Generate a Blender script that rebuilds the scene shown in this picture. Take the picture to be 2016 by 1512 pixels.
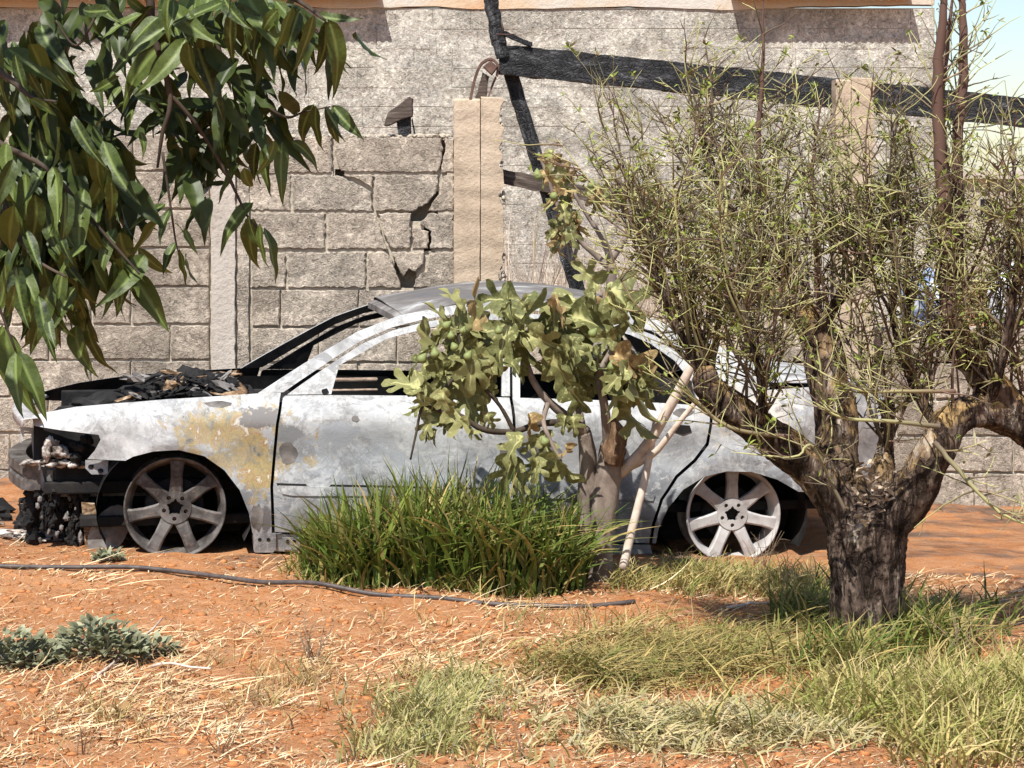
import bpy, bmesh, math, random
import numpy as np
from mathutils import Vector, Matrix, noise as mnoise
from mathutils.geometry import tessellate_polygon

for o in list(bpy.data.objects):
    bpy.data.objects.remove(o, do_unlink=True)
SC = bpy.context.scene
COL = SC.collection
R = math.radians
rnd = random.Random(7)
nrs = np.random.RandomState(11)

# ------------------------------------------------------------------ camera, sky, sun, exposure
FPX, CAMH, CX, HY = 4484.0, 1.8, 1008.0, 365.0      # focal length and horizon in photo pixels (2016 wide)
cam_d = bpy.data.cameras.new('camera')
cam_d.sensor_fit = 'HORIZONTAL'
cam_d.sensor_width = 36.0
cam_d.lens = 36.0 * FPX / 2016.0
cam_d.shift_y = -(756.0 - HY) / 2016.0
cam_d.clip_start = 0.1
cam_d.clip_end = 3000.0
cam = bpy.data.objects.new('camera', cam_d)
cam.location = (0, 0, CAMH)
cam.rotation_euler = (R(90), 0, 0)
COL.objects.link(cam)
SC.camera = cam

SUN_EL, SUN_AZ = R(57), R(22)                        # azimuth: to the left of straight behind the camera
SUN_DIR = Vector((-math.sin(SUN_AZ) * math.cos(SUN_EL), -math.cos(SUN_AZ) * math.cos(SUN_EL), math.sin(SUN_EL)))
world = bpy.data.worlds.new('World')
SC.world = world
world.use_nodes = True
wn = world.node_tree
bg = wn.nodes.get('Background') or wn.nodes.new('ShaderNodeBackground')
sky = wn.nodes.new('ShaderNodeTexSky')
sky.sky_type = 'NISHITA'
sky.sun_disc = False
sky.sun_elevation = SUN_EL
sky.sun_rotation = math.pi + SUN_AZ
sky.air_density = 1.0
sky.dust_density = 0.5
sky.ozone_density = 1.5
wn.links.new(sky.outputs[0], bg.inputs[0])
bg.inputs[1].default_value = 0.10
sun_d = bpy.data.lights.new('sun', 'SUN')
sun_d.energy = 5.0
sun_d.angle = R(0.5)
sun_d.color = (1.0, 0.970, 0.905)
sun = bpy.data.objects.new('sun', sun_d)
sun.rotation_euler = SUN_DIR.to_track_quat('Z', 'Y').to_euler()
sun.location = (-4, -8, 20)
COL.objects.link(sun)
SC.view_settings.view_transform = 'Standard'
SC.view_settings.look = 'None'
SC.view_settings.gamma = 1.0
SC.view_settings.use_curve_mapping = False
SC.view_settings.exposure = 0.56

# ------------------------------------------------------------------ helpers
def P(px, py, Y):
    return Vector(((px - CX) * Y / FPX, Y, CAMH - (py - HY) * Y / FPX))

def tag(o, label=None, cat=None, group=None, kind=None):
    if label: o['label'] = label
    if cat: o['category'] = cat; o['kind'] = 'thing'
    if group: o['group'] = group
    if kind: o['kind'] = kind
    return o

def empty(name, loc=(0, 0, 0), rz=0.0):
    o = bpy.data.objects.new(name, None)
    o.empty_display_size = 0.1
    o.location = loc
    o.rotation_euler = (0, 0, rz)
    COL.objects.link(o)
    return o

def link_mesh(name, me, parent=None, loc=None):
    o = bpy.data.objects.new(name, me)
    COL.objects.link(o)
    if parent is not None: o.parent = parent
    if loc is not None: o.location = loc
    return o

def mesh_np(name, verts, faces, mats, smooth=True, mi=None, col=None, attr=None):
    me = bpy.data.meshes.new(name)
    me.from_pydata([tuple(v) for v in verts], [], [tuple(f) for f in faces])
    for m in (mats if isinstance(mats, (list, tuple)) else [mats]):
        me.materials.append(m)
    if smooth:
        me.polygons.foreach_set('use_smooth', [True] * len(me.polygons))
    if mi is not None:
        me.polygons.foreach_set('material_index', list(mi))
    if col is not None:
        a = me.attributes.new('col', 'FLOAT_COLOR', 'POINT')
        c = np.ones((len(verts), 4), dtype=np.float32)
        c[:, :3] = np.asarray(col)
        a.data.foreach_set('color', c.ravel())
    if attr is not None:
        for k, v in attr.items():
            a = me.attributes.new(k, 'FLOAT', 'POINT')
            a.data.foreach_set('value', np.asarray(v, dtype=np.float32))
    me.update()
    return me

class MB:
    """collects pieces of one mesh"""
    def __init__(s):
        s.v, s.f, s.m, s.c = [], [], [], []
        s.usecol = False
    def add(s, v, f, mi=0, col=None):
        b = len(s.v)
        s.v += [tuple(x) for x in v]
        s.f += [tuple(i + b for i in q) for q in f]
        s.m += [mi] * len(f)
        if col is not None:
            s.usecol = True
            s.c += [tuple(col)] * len(v) if not hasattr(col[0], '__len__') else [tuple(x) for x in col]
        else:
            s.c += [(1, 1, 1)] * len(v)
    def box(s, lo, hi, mi=0, M=None):
        x0, y0, z0 = lo; x1, y1, z1 = hi
        v = [Vector(q) for q in ((x0, y0, z0), (x1, y0, z0), (x1, y1, z0), (x0, y1, z0), (x0, y0, z1), (x1, y0, z1), (x1, y1, z1), (x0, y1, z1))]
        if M is not None: v = [M @ q for q in v]
        s.add(v, [(0, 3, 2, 1), (4, 5, 6, 7), (0, 1, 5, 4), (1, 2, 6, 5), (2, 3, 7, 6), (3, 0, 4, 7)], mi)
    def tube(s, pts, rad, n=8, mi=0, col=None, jit=0.0, caps=True, seed=0):
        v, f = tube(pts, rad, n, jit, caps, seed)
        s.add(v, f, mi, col)
    def build(s, name, mats, parent=None, smooth=True, loc=None):
        me = mesh_np(name, s.v, s.f, mats, smooth, s.m, s.c if s.usecol else None)
        return link_mesh(name, me, parent, loc)

def frames(pts):
    n = len(pts)
    T = []
    for i in range(n):
        a, b = pts[max(i - 1, 0)], pts[min(i + 1, n - 1)]
        d = (b - a)
        T.append(d.normalized() if d.length > 1e-9 else Vector((0, 0, 1)))
    up = Vector((0, 0, 1)) if abs(T[0].z) < 0.9 else Vector((1, 0, 0))
    u = T[0].cross(up).normalized()
    out = []
    for t in T:
        u = (u - t * u.dot(t))
        u = u.normalized() if u.length > 1e-6 else t.orthogonal().normalized()
        out.append((t, u, t.cross(u)))
    return out

def tube(pts, rad, n=8, jit=0.0, caps=True, seed=0):
    pts = [Vector(p) for p in pts]
    if not hasattr(rad, '__len__'): rad = [rad] * len(pts)
    fr = frames(pts)
    v, f = [], []
    for i, (p, r) in enumerate(zip(pts, rad)):
        t, a, b = fr[i]
        for k in range(n):
            an = 2 * math.pi * k / n
            d = a * math.cos(an) + b * math.sin(an)
            rr = r
            if jit:
                q = p * (0.9 / max(rad[0], 0.02)) * 0.5 + d * 1.1 + Vector((seed * 3.1, seed, 0))
                rr = r * (1 + jit * mnoise.noise(q) + jit * 0.5 * mnoise.noise(q * 2.7))
            v.append(p + d * rr)
    for i in range(len(pts) - 1):
        for k in range(n):
            k2 = (k + 1) % n
            f.append((i * n + k, i * n + k2, (i + 1) * n + k2, (i + 1) * n + k))
    if caps:
        f.append(tuple(range(n - 1, -1, -1)))
        f.append(tuple((len(pts) - 1) * n + k for k in range(n)))
    return v, f

def smooth_path(pts, rad, sub=6):
    """Catmull-Rom through points, radii interpolated"""
    P_ = [Vector(p) for p in pts]
    out, ro = [], []
    n = len(P_)
    for i in range(n - 1):
        p0, p1, p2, p3 = P_[max(i - 1, 0)], P_[i], P_[i + 1], P_[min(i + 2, n - 1)]
        for k in range(sub):
            t = k / sub
            out.append(0.5 * ((2 * p1) + (p2 - p0) * t + (2 * p0 - 5 * p1 + 4 * p2 - p3) * t * t + (3 * p1 - p0 - 3 * p2 + p3) * t ** 3))
            ro.append(rad[i] * (1 - t) + rad[i + 1] * t)
    out.append(P_[-1]); ro.append(rad[-1])
    return out, ro

def lump_geo(c, r, seed=0, sub=3, amp=0.35, freq=1.6):
    bm = bmesh.new()
    bmesh.ops.create_icosphere(bm, subdivisions=sub, radius=1.0)
    v = []
    for q in bm.verts:
        d = q.co.normalized()
        k = 1 + amp * mnoise.noise(d * freq + Vector((seed * 7.3, seed * 1.7, seed))) + amp * 0.5 * mnoise.noise(d * freq * 3 + Vector((seed, 0, 5)))
        v.append(Vector((c[0] + d.x * r[0] * k, c[1] + d.y * r[1] * k, c[2] + d.z * r[2] * k)))
    f = [tuple(x.index for x in q.verts) for q in bm.faces]
    bm.free()
    return v, f

def lathe_geo(prof, n=48, axis='y'):
    """profile of (r, y); revolved about y"""
    v, f = [], []
    m = len(prof)
    for k in range(n):
        a = 2 * math.pi * k / n
        for r, y in prof:
            v.append((r * math.cos(a), y, r * math.sin(a)))
    for k in range(n):
        k2 = (k + 1) % n
        for i in range(m - 1):
            f.append((k * m + i, k * m + i + 1, k2 * m + i + 1, k2 * m + i))
    return v, f

def jag(poly, seg, amp, rg):
    """fractal edges on a polygon of 2-D points"""
    out = []
    n = len(poly)
    for i in range(n):
        a, b = poly[i], poly[(i + 1) % n]
        L = math.hypot(b[0] - a[0], b[1] - a[1])
        k = max(1, int(L / seg))
        nx, ny = -(b[1] - a[1]) / max(L, 1e-6), (b[0] - a[0]) / max(L, 1e-6)
        for j in range(k):
            t = j / k
            d = rg.uniform(-amp, amp)
            out.append((a[0] + (b[0] - a[0]) * t + nx * d, a[1] + (b[1] - a[1]) * t + ny * d))
    return out

def vnoise(x, y, s=0):
    """smooth value noise on arrays"""
    xi, yi = np.floor(x).astype(np.int64), np.floor(y).astype(np.int64)
    fx, fy = x - xi, y - yi
    fx, fy = fx * fx * (3 - 2 * fx), fy * fy * (3 - 2 * fy)
    def h(a, b):
        q = (a * 374761393 + b * 668265263 + s * 974711) & 0x7fffffff
        q = ((q ^ (q >> 13)) * 1274126177) & 0x7fffffff
        return ((q ^ (q >> 16)) & 0xffff) / 65535.0
    return (h(xi, yi) * (1 - fx) + h(xi + 1, yi) * fx) * (1 - fy) + (h(xi, yi + 1) * (1 - fx) + h(xi + 1, yi + 1) * fx) * fy - 0.5

def fbm(x, y, oct=4, s=0):
    r, a = 0.0, 1.0
    for i in range(oct):
        r = r + a * vnoise(x, y, s + i * 17)
        x, y, a = x * 2.03 + 3.1, y * 2.03 + 1.7, a * 0.5
    return r

def sstep(a, b, x):
    t = np.clip((x - a) / (b - a), 0, 1)
    return t * t * (3 - 2 * t)

def gz(x, y):
    """height of the ground"""
    x = np.asarray(x, dtype=float); y = np.asarray(y, dtype=float)
    near = np.clip(1 - np.maximum(np.abs(x) - 4, 0) / 4, 0, 1) * (1 - sstep(26, 40, y))
    w = sstep(8.6, 10.6, y) * (1 - sstep(15, 20, y))
    z = -(0.031 * np.clip(x, -3, 3) + 0.022) * w
    z = z + near * (0.05 * fbm(x * 0.9, y * 0.9, 2, 3) + 0.035 * fbm(x * 3.1, y * 2.6, 3, 9) + 0.014 * fbm(x * 11, y * 9, 3, 21)) * (1 - 0.55 * sstep(10.6, 11, y) * (1 - sstep(12.6, 13.2, y)))
    return z

def ground_px(px, py):
    Y = CAMH * FPX / (py - HY)
    X = (px - CX) * Y / FPX
    return X, Y

# ------------------------------------------------------------------ node materials
class NT:
    def __init__(s, name):
        s.m = bpy.data.materials.new(name)
        s.m.use_nodes = True
        s.t = s.m.node_tree
        s.b = s.t.nodes['Principled BSDF']
        s.out = s.t.nodes['Material Output']
        s.b.inputs['Specular IOR Level'].default_value = 0.3
    def n(s, typ, **kw):
        q = s.t.nodes.new(typ)
        for k, v in kw.items(): setattr(q, k, v)
        return q
    def put(s, sock, v):
        if v is None: return
        if hasattr(v, 'is_output'): s.t.links.new(v, sock)
        else:
            if hasattr(v, '__len__') and len(v) == 3 and sock.type == 'RGBA': v = (*v, 1)
            sock.default_value = v
    def obj(s): return s.n('ShaderNodeTexCoord').outputs['Object']
    def pos(s): return s.n('ShaderNodeNewGeometry').outputs['Position']
    def noise(s, scale, detail=4, rough=0.55, vec=None, dist=0.0, color=False):
        q = s.n('ShaderNodeTexNoise')
        q.inputs['Scale'].default_value = scale; q.inputs['Detail'].default_value = detail
        q.inputs['Roughness'].default_value = rough; q.inputs['Distortion'].default_value = dist
        if vec is not None: s.put(q.inputs['Vector'], vec)
        return q.outputs['Color' if color else 'Fac']
    def voro(s, scale, feature='F1', vec=None, out='Distance', rand=1.0):
        q = s.n('ShaderNodeTexVoronoi', feature=feature)
        q.inputs['Scale'].default_value = scale; q.inputs['Randomness'].default_value = rand
        if vec is not None: s.put(q.inputs['Vector'], vec)
        return q.outputs[out]
    def ramp(s, fac, stops):
        q = s.n('ShaderNodeValToRGB')
        e = q.color_ramp.elements
        while len(e) > 1: e.remove(e[-1])
        for i, (p, c) in enumerate(stops):
            c = (c, c, c, 1) if not hasattr(c, '__len__') else (*c, 1)
            if i == 0: e[0].position = p; e[0].color = c
            else:
                k = e.new(p); k.color = c
        s.put(q.inputs[0], fac)
        return q.outputs[0]
    def mix(s, fac, a, b, mode='MIX'):
        q = s.n('ShaderNodeMix', data_type='RGBA', blend_type=mode)
        s.put(q.inputs[0], fac); s.put(q.inputs[6], a); s.put(q.inputs[7], b)
        return q.outputs[2]
    def math(s, op, a, b=None, clamp=False):
        q = s.n('ShaderNodeMath', operation=op); q.use_clamp = clamp
        s.put(q.inputs[0], a); s.put(q.inputs[1], b)
        return q.outputs[0]
    def vmath(s, op, a, b=None, out=0):
        q = s.n('ShaderNodeVectorMath', operation=op)
        s.put(q.inputs[0], a); s.put(q.inputs[1], b)
        return q.outputs[out]
    def warp(s, vec, scale, amt):
        q = s.n('ShaderNodeVectorMath', operation='SCALE')
        s.put(q.inputs[0], s.noise(scale, 3, 0.5, vec, color=True)); q.inputs[3].default_value = amt
        return s.vmath('ADD', vec, q.outputs[0])
    def mapping(s, vec, scale=(1, 1, 1), loc=(0, 0, 0), rot=(0, 0, 0)):
        q = s.n('ShaderNodeMapping')
        s.put(q.inputs[0], vec); q.inputs[1].default_value = loc; q.inputs[2].default_value = rot; q.inputs[3].default_value = scale
        return q.outputs[0]
    def rand(s): return s.n('ShaderNodeObjectInfo').outputs['Random']
    def attr(s, name, out='Color'):
        q = s.n('ShaderNodeAttribute'); q.attribute_name = name
        return q.outputs[out]
    def bump(s, h, strength=0.5, dist=0.01, normal=None):
        q = s.n('ShaderNodeBump')
        q.inputs['Strength'].default_value = strength; q.inputs['Distance'].default_value = dist
        s.put(q.inputs['Height'], h)
        if normal is not None: s.put(q.inputs['Normal'], normal)
        return q.outputs[0]
    def done(s, color=None, rough=0.9, normal=None, metal=None, spec=None):
        s.put(s.b.inputs['Base Color'], color); s.put(s.b.inputs['Roughness'], rough)
        if normal is not None: s.put(s.b.inputs['Normal'], normal)
        if metal is not None: s.put(s.b.inputs['Metallic'], metal)
        if spec is not None: s.b.inputs['Specular IOR Level'].default_value = spec
        return s.m
    def leafy(s, color, rough=0.5, trans=0.3, normal=None, spec=0.4, tcol=None):
        s.done(color, rough, normal, spec=spec)
        tr = s.n('ShaderNodeBsdfTranslucent')
        s.put(tr.inputs[0], tcol if tcol is not None else color)
        mx = s.n('ShaderNodeMixShader')
        mx.inputs[0].default_value = trans
        s.t.links.new(s.b.outputs[0], mx.inputs[1]); s.t.links.new(tr.outputs[0], mx.inputs[2])
        s.t.links.new(mx.outputs[0], s.out.inputs[0])
        return s.m

M = {}
def mk_materials():
    # red earth
    n = NT('red_earth'); p = n.pos()
    a = n.noise(1.1, 6, 0.6, p); b = n.noise(9, 8, 0.65, p); c = n.noise(60, 6, 0.7, p)
    col = n.ramp(a, [(0.3, (0.33, 0.125, 0.044)), (0.52, (0.47, 0.195, 0.072)), (0.72, (0.54, 0.26, 0.11))])
    col = n.mix(n.ramp(b, [(0.35, 0.0), (0.7, 0.75)]), col, (0.55, 0.30, 0.165))
    col = n.mix(n.ramp(c, [(0.25, 0.6), (0.5, 0.0)]), col, (0.19, 0.062, 0.026))
    col = n.mix(n.ramp(n.noise(2.6, 8, 0.75, p, 0.5), [(0.54, 0.0), (0.68, 0.4)]), col, (0.52, 0.30, 0.16))
    col = n.mix(n.ramp(n.noise(130, 3, 0.6, p), [(0.60, 0.0), (0.70, 0.5)]), col, (0.60, 0.40, 0.23))
    sep = n.n('ShaderNodeSeparateXYZ'); n.put(sep.inputs[0], p)
    # ash from the fire spilt round and behind the car
    yy = sep.outputs[1]
    m1 = n.math('MULTIPLY', n.ramp(n.math('MULTIPLY', yy, 0.05), [(0.520, 0.0), (0.556, 1.0)]), 1.0)
    an = n.noise(1.5, 6, 0.65, n.mapping(p, (0.8, 1.25, 1)), 0.6)
    ash = n.math('MULTIPLY', m1, n.ramp(an, [(0.47, 0.0), (0.62, 0.85)]))
    col = n.mix(ash, col, n.ramp(b, [(0.3, (0.045, 0.038, 0.034)), (0.75, (0.16, 0.13, 0.115))]))
    h = n.math('ADD', n.math('MULTIPLY', b, 0.7), n.math('MULTIPLY', c, 0.3))
    M['earth'] = n.done(col, 0.95, n.bump(h, 1.0, 0.05), spec=0.1)
    # clods and stones share the earth tone
    n = NT('earth_clod'); r_ = n.attr('col'); c = n.noise(40, 5, 0.6, n.obj())
    M['clod'] = n.done(n.mix(n.ramp(c, [(0.3, 0.5), (0.6, 0.0)]), r_, (0.27, 0.09, 0.035)), 0.95, n.bump(c, 0.6, 0.006), spec=0.1)
    # wall blocks
    def block(name, lo, hi, sp, fine=1.0, k_=0.72, b_=1.0):
        n = NT(name); p = n.pos(); r_ = n.rand()
        a = n.noise(3.2 * fine, 5, 0.6, p); b = n.noise(34 * fine, 7, 0.72, p, 0.8); e = n.noise(95 * fine, 4, 0.7, p, 0.4)
        col = n.ramp(a, [(0.3, lo), (0.7, hi)])
        col = n.mix(n.ramp(r_, [(0.0, 0.0), (1.0, 0.55)]), col, sp)
        mk = n.math('ADD', n.math('MULTIPLY', b, 0.7), n.math('MULTIPLY', e, 0.3))
        col = n.mix(n.ramp(mk, [(0.515, 0.0), (0.60, k_)]), col, tuple(min(1, k * 1.55 + 0.04) for k in hi))
        col = n.mix(n.ramp(mk, [(0.39, k_), (0.485, 0.0)]), col, tuple(k * 0.28 for k in lo))
        col = n.mix(n.ramp(n.noise(1.1, 7, 0.7, p, 0.8), [(0.47, 0.0), (0.66, 0.55)]), col, tuple(k * 0.58 for k in lo))
        zone = n.ramp(n.noise(4.5 * fine, 3, 0.5, p), [(0.40, 0.3), (0.6, 1.0)])
        h = n.math('ADD', n.math('MULTIPLY', n.math('ADD', b, n.math('MULTIPLY', e, 0.8)), zone), n.math('MULTIPLY', n.noise(160 * fine, 3, 0.6, p), 0.15))
        return n.done(col, 0.95, n.bump(h, 1.0, 0.030 / fine * b_), spec=0.1)
    M['block'] = block('rough_block', (0.40, 0.33, 0.262), (0.54, 0.45, 0.36), (0.47, 0.42, 0.355))
    M['block2'] = block('weathered_block', (0.45, 0.42, 0.355), (0.59, 0.55, 0.475), (0.49, 0.47, 0.43), 0.7, 0.75, 0.9)
    # mortar / cast concrete
    n = NT('mortar'); p = n.pos(); b = n.noise(26, 6, 0.7, p)
    M['mortar'] = n.done(n.ramp(b, [(0.3, (0.36, 0.305, 0.24)), (0.7, (0.56, 0.49, 0.39))]), 0.95, n.bump(b, 0.9, 0.015), spec=0.1)
    n = NT('cast_concrete'); p = n.pos(); a = n.noise(3, 6, 0.65, n.mapping(p, (1, 1, 0.5))); b = n.noise(40, 5, 0.7, p)
    col = n.ramp(a, [(0.3, (0.41, 0.315, 0.225)), (0.7, (0.55, 0.44, 0.33))])
    col = n.mix(n.ramp(b, [(0.3, 0.5), (0.48, 0.0)]), col, (0.36, 0.26, 0.19))
    col = n.mix(n.ramp(n.noise(1.6, 7, 0.72, n.mapping(p, (2, 2, 0.7)), 0.9), [(0.50, 0.0), (0.68, 0.45)]), col, (0.30, 0.225, 0.165))
    col = n.mix(n.ramp(n.noise(14, 7, 0.75, p), [(0.60, 0.0), (0.66, 0.6)]), col, (0.58, 0.50, 0.40))
    lines = n.n('ShaderNodeTexWave', wave_type='BANDS', bands_direction='Z'); n.put(lines.inputs[0], p)
    lines.inputs['Scale'].default_value = 2.2; lines.inputs['Distortion'].default_value = 5.0; lines.inputs['Detail'].default_value = 4
    h = n.math('ADD', n.math('MULTIPLY', b, 0.5), n.math('MULTIPLY', lines.outputs['Fac'], 0.25))
    M['concrete'] = n.done(col, 0.92, n.bump(h, 0.9, 0.02), spec=0.12)
    n = NT('grey_cast_rib'); p = n.pos(); a = n.noise(3, 6, 0.65, p); b = n.noise(34, 5, 0.7, p)
    M['rib'] = n.done(n.mix(n.ramp(b, [(0.3, 0.5), (0.48, 0.0)]), n.ramp(a, [(0.3, (0.40, 0.35, 0.30)), (0.7, (0.55, 0.49, 0.43))]), (0.26, 0.21, 0.17)), 0.95, n.bump(b, 0.8, 0.012), spec=0.1)
    n = NT('rusty_band'); p = n.pos(); a = n.noise(1.2, 5, 0.6, p); b = n.noise(30, 5, 0.7, p)
    col = n.ramp(a, [(0.46, (0.56, 0.52, 0.46)), (0.60, (0.58, 0.45, 0.32)), (0.74, (0.54, 0.32, 0.18))])
    M['band'] = n.done(col, 0.9, n.bump(b, 0.6, 0.02), spec=0.1)
    # charred wood: alligator pattern
    n = NT('charred_wood'); p = n.obj()
    q = n.warp(n.mapping(p, (20, 30, 30)), 0.25, 2.2)
    v = n.voro(1.6, 'DISTANCE_TO_EDGE', q); g = n.noise(16, 8, 0.74, n.mapping(p, (0.35, 1.3, 1.3)))
    col = n.ramp(g, [(0.38, (0.005, 0.005, 0.006)), (0.54, (0.020, 0.020, 0.022)), (0.62, (0.075, 0.075, 0.080)), (0.70, (0.17, 0.17, 0.175))])
    h = n.math('ADD', n.math('MULTIPLY', n.ramp(v, [(0.0, 0.0), (0.12, 1.0)]), 0.35), n.math('MULTIPLY', g, 1.0))
    M['char'] = n.done(col, 0.62, n.bump(h, 0.9, 0.012), spec=0.35)
    n = NT('scorched_wood'); p = n.obj(); g = n.noise(10, 6, 0.65, n.mapping(p, (0.6, 6, 6)))
    M['scorch'] = n.done(n.ramp(g, [(0.3, (0.030, 0.022, 0.018)), (0.55, (0.11, 0.085, 0.07)), (0.75, (0.22, 0.18, 0.155))]), 0.85, n.bump(g, 0.9, 0.01), spec=0.15)
    n = NT('rusty_iron'); p = n.obj(); g = n.noise(14, 6, 0.65, p)
    M['rust'] = n.done(n.ramp(g, [(0.3, (0.055, 0.030, 0.024)), (0.55, (0.13, 0.070, 0.050)), (0.75, (0.22, 0.13, 0.10))]), 0.7, n.bump(g, 0.5, 0.004), spec=0.4)
    n = NT('galvanised_sheet'); p = n.obj(); g = n.noise(5, 6, 0.6, p)
    M['sheet'] = n.done(n.ramp(g, [(0.3, (0.20, 0.17, 0.15)), (0.7, (0.42, 0.40, 0.38))]), 0.55, None, metal=0.4)
    # burnt car skin: white ash, bare blue grey steel, ochre rust
    n = NT('burnt_car_skin'); p = n.obj()
    a = n.noise(2.6, 8, 0.62, n.mapping(p, (1, 1, 1.3)), 0.5); b = n.noise(8, 8, 0.68, p, 0.7); c = n.noise(55, 6, 0.7, p)
    sep = n.n('ShaderNodeSeparateXYZ'); n.put(sep.inputs[0], p)
    up = n.ramp(sep.outputs[2], [(0.28, 0.0), (0.74, 0.34)])      # paler towards the shoulder
    t = n.math('ADD', n.math('ADD', n.math('MULTIPLY', a, 0.75), n.math('MULTIPLY', b, 0.28)), up)
    col = n.ramp(t, [(0.40, (0.13, 0.135, 0.145)), (0.50, (0.235, 0.245, 0.26)), (0.60, (0.33, 0.345, 0.365)), (0.74, (0.40, 0.41, 0.42)), (0.96, (0.54, 0.54, 0.53))])
    col = n.mix(n.ramp(n.noise(6, 9, 0.72, n.mapping(p, (1, 1, 1), (1, 7, 3)), 0.8), [(0.54, 0.0), (0.57, 0.45)]), col, (0.56, 0.56, 0.55))
    col = n.mix(n.ramp(n.noise(5, 8, 0.66, n.mapping(p, (1, 1, 1), (4, 2, 1)), 1.0), [(0.585, 0.0), (0.61, 0.75)]), col, (0.22, 0.22, 0.225))
    col = n.mix(n.ramp(n.noise(14, 9, 0.75, n.mapping(p, (1, 1, 1), (9, 2, 5)), 0.6), [(0.585, 0.0), (0.60, 0.7)]), col, (0.54, 0.54, 0.52))
    col = n.mix(n.ramp(c, [(0.60, 0.0), (0.70, 0.6)]), col, (0.22, 0.19, 0.17))
    col = n.mix(n.ramp(n.noise(1.3, 7, 0.7, n.mapping(p, (1, 1, 1.6), (3, 3, 8)), 1.2), [(0.50, 0.0), (0.66, 0.5)]), col, (0.20, 0.19, 0.185))
    col = n.mix(n.ramp(n.noise(2.0, 8, 0.72, n.mapping(p, (4.5, 1, 0.9), (1, 2, 3)), 0.8), [(0.50, 0.0), (0.66, 0.5)]), col, (0.21, 0.205, 0.20))
    col = n.mix(n.ramp(n.noise(2.4, 8, 0.72, n.mapping(p, (0.9, 1, 3.0), (5, 2, 3)), 0.8), [(0.55, 0.0), (0.66, 0.5)]), col, (0.60, 0.59, 0.57))
    for (sc_, off_, lev, cdk) in ((1.7, (2, 5, 7), 0.50, (0.15, 0.145, 0.145)), (3.0, (6, 1, 2), 0.56, (0.60, 0.59, 0.57)), (4.2, (3, 8, 4), 0.43, (0.19, 0.18, 0.17))):
        q_ = n.noise(sc_, 9, 0.68, n.mapping(p, (1, 1, 1), off_), 0.9)
        col = n.mix(n.ramp(q_, [(lev - 0.008, 0.0), (lev, 0.42), (lev + 0.003, 0.42), (lev + 0.05, 0.0)]), col, cdk)
    def patch(u, w, ru, rw, k=0.55, sc=6):
        d = n.vmath('MULTIPLY', n.vmath('SUBTRACT', p, (u, 0.05, w)), (1 / ru, 0.0, 1 / rw))
        L = n.vmath('LENGTH', d, out='Value')
        L = n.math('ADD', L, n.math('MULTIPLY', n.math('SUBTRACT', n.noise(sc * 1.6, 8, 0.74, p, 0.5), 0.5), k * 5))
        return n.ramp(L, [(0.66, 1.0), (0.86, 0.0)])
    rust = n.ramp(n.noise(11, 9, 0.74, n.mapping(p, (1.2, 1, 0.8)), 0.7), [(0.36, (0.13, 0.12, 0.10)), (0.42, (0.25, 0.23, 0.18)), (0.46, (0.31, 0.245, 0.12)), (0.52, (0.41, 0.32, 0.16)), (0.56, (0.30, 0.175, 0.085)), (0.59, (0.44, 0.38, 0.25)), (0.62, (0.60, 0.58, 0.53))])
    col = n.mix(n.math('MULTIPLY', patch(0.31, 0.57, 0.30, 0.19, 1.1, 6), 0.78), col, rust)
    col = n.mix(n.math('MULTIPLY', patch(0.18, 0.63, 0.20, 0.09, 0.8, 8), 0.7), col, rust)
    col = n.mix(patch(0.40, 0.43, 0.10, 0.20, 0.7, 7), col, rust)
    col = n.mix(patch(0.41, 0.68, 0.13, 0.06, 0.8, 9), col, (0.19, 0.18, 0.175))
    col = n.mix(patch(0.545, 0.60, 0.075, 0.06, 0.35, 12), col, (0.21, 0.215, 0.22))
    col = n.mix(patch(0.435, 0.20, 0.035, 0.10, 0.3, 9), col, (0.16, 0.15, 0.15))
    col = n.mix(patch(0.78, 0.60, 0.13, 0.07, 0.6, 9), col, (0.31, 0.32, 0.34))
    col = n.mix(patch(1.95, 0.48, 0.13, 0.10, 0.5, 9), col, (0.30, 0.30, 0.30))
    col = n.mix(patch(2.85, 0.66, 0.30, 0.13, 0.7, 8), col, n.ramp(b, [(0.4, (0.36, 0.32, 0.28)), (0.6, (0.55, 0.50, 0.45))]))
    col = n.mix(n.math('MULTIPLY', patch(3.4, 0.55, 0.45, 0.32, 0.9, 5), 0.8), col, n.ramp(b, [(0.4, (0.13, 0.12, 0.115)), (0.6, (0.30, 0.27, 0.25))]))
    h = n.math('ADD', n.math('MULTIPLY', b, 0.6), n.math('MULTIPLY', c, 0.16))
    M['ash'] = n.done(col, 0.8, n.bump(h, 0.35, 0.018), spec=0.22)
    n = NT('scorched_roof_skin'); p = n.obj(); a = n.noise(3, 8, 0.66, n.mapping(p, (1, 1.4, 1)), 0.8); c = n.noise(40, 6, 0.7, p)
    col = n.ramp(a, [(0.34, (0.10, 0.10, 0.105)), (0.46, (0.14, 0.125, 0.115)), (0.57, (0.20, 0.19, 0.18)), (0.67, (0.42, 0.41, 0.395))])
    col = n.mix(n.ramp(c, [(0.6, 0.0), (0.7, 0.5)]), col, (0.22, 0.17, 0.14))
    M['roofskin'] = n.done(col, 0.75, n.bump(n.noise(12, 6, 0.6, p), 0.35, 0.01), spec=0.25)
    n = NT('charred_steel'); p = n.obj(); g = n.noise(7, 7, 0.66, p)
    M['black'] = n.done(n.ramp(g, [(0.35, (0.008, 0.008, 0.009)), (0.6, (0.024, 0.022, 0.021)), (0.78, (0.075, 0.066, 0.060))]), 0.85, n.bump(g, 0.6, 0.008), spec=0.2)
    n = NT('sooty_steel'); p = n.obj(); g = n.noise(8, 7, 0.66, p); k = n.noise(30, 5, 0.7, p)
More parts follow.
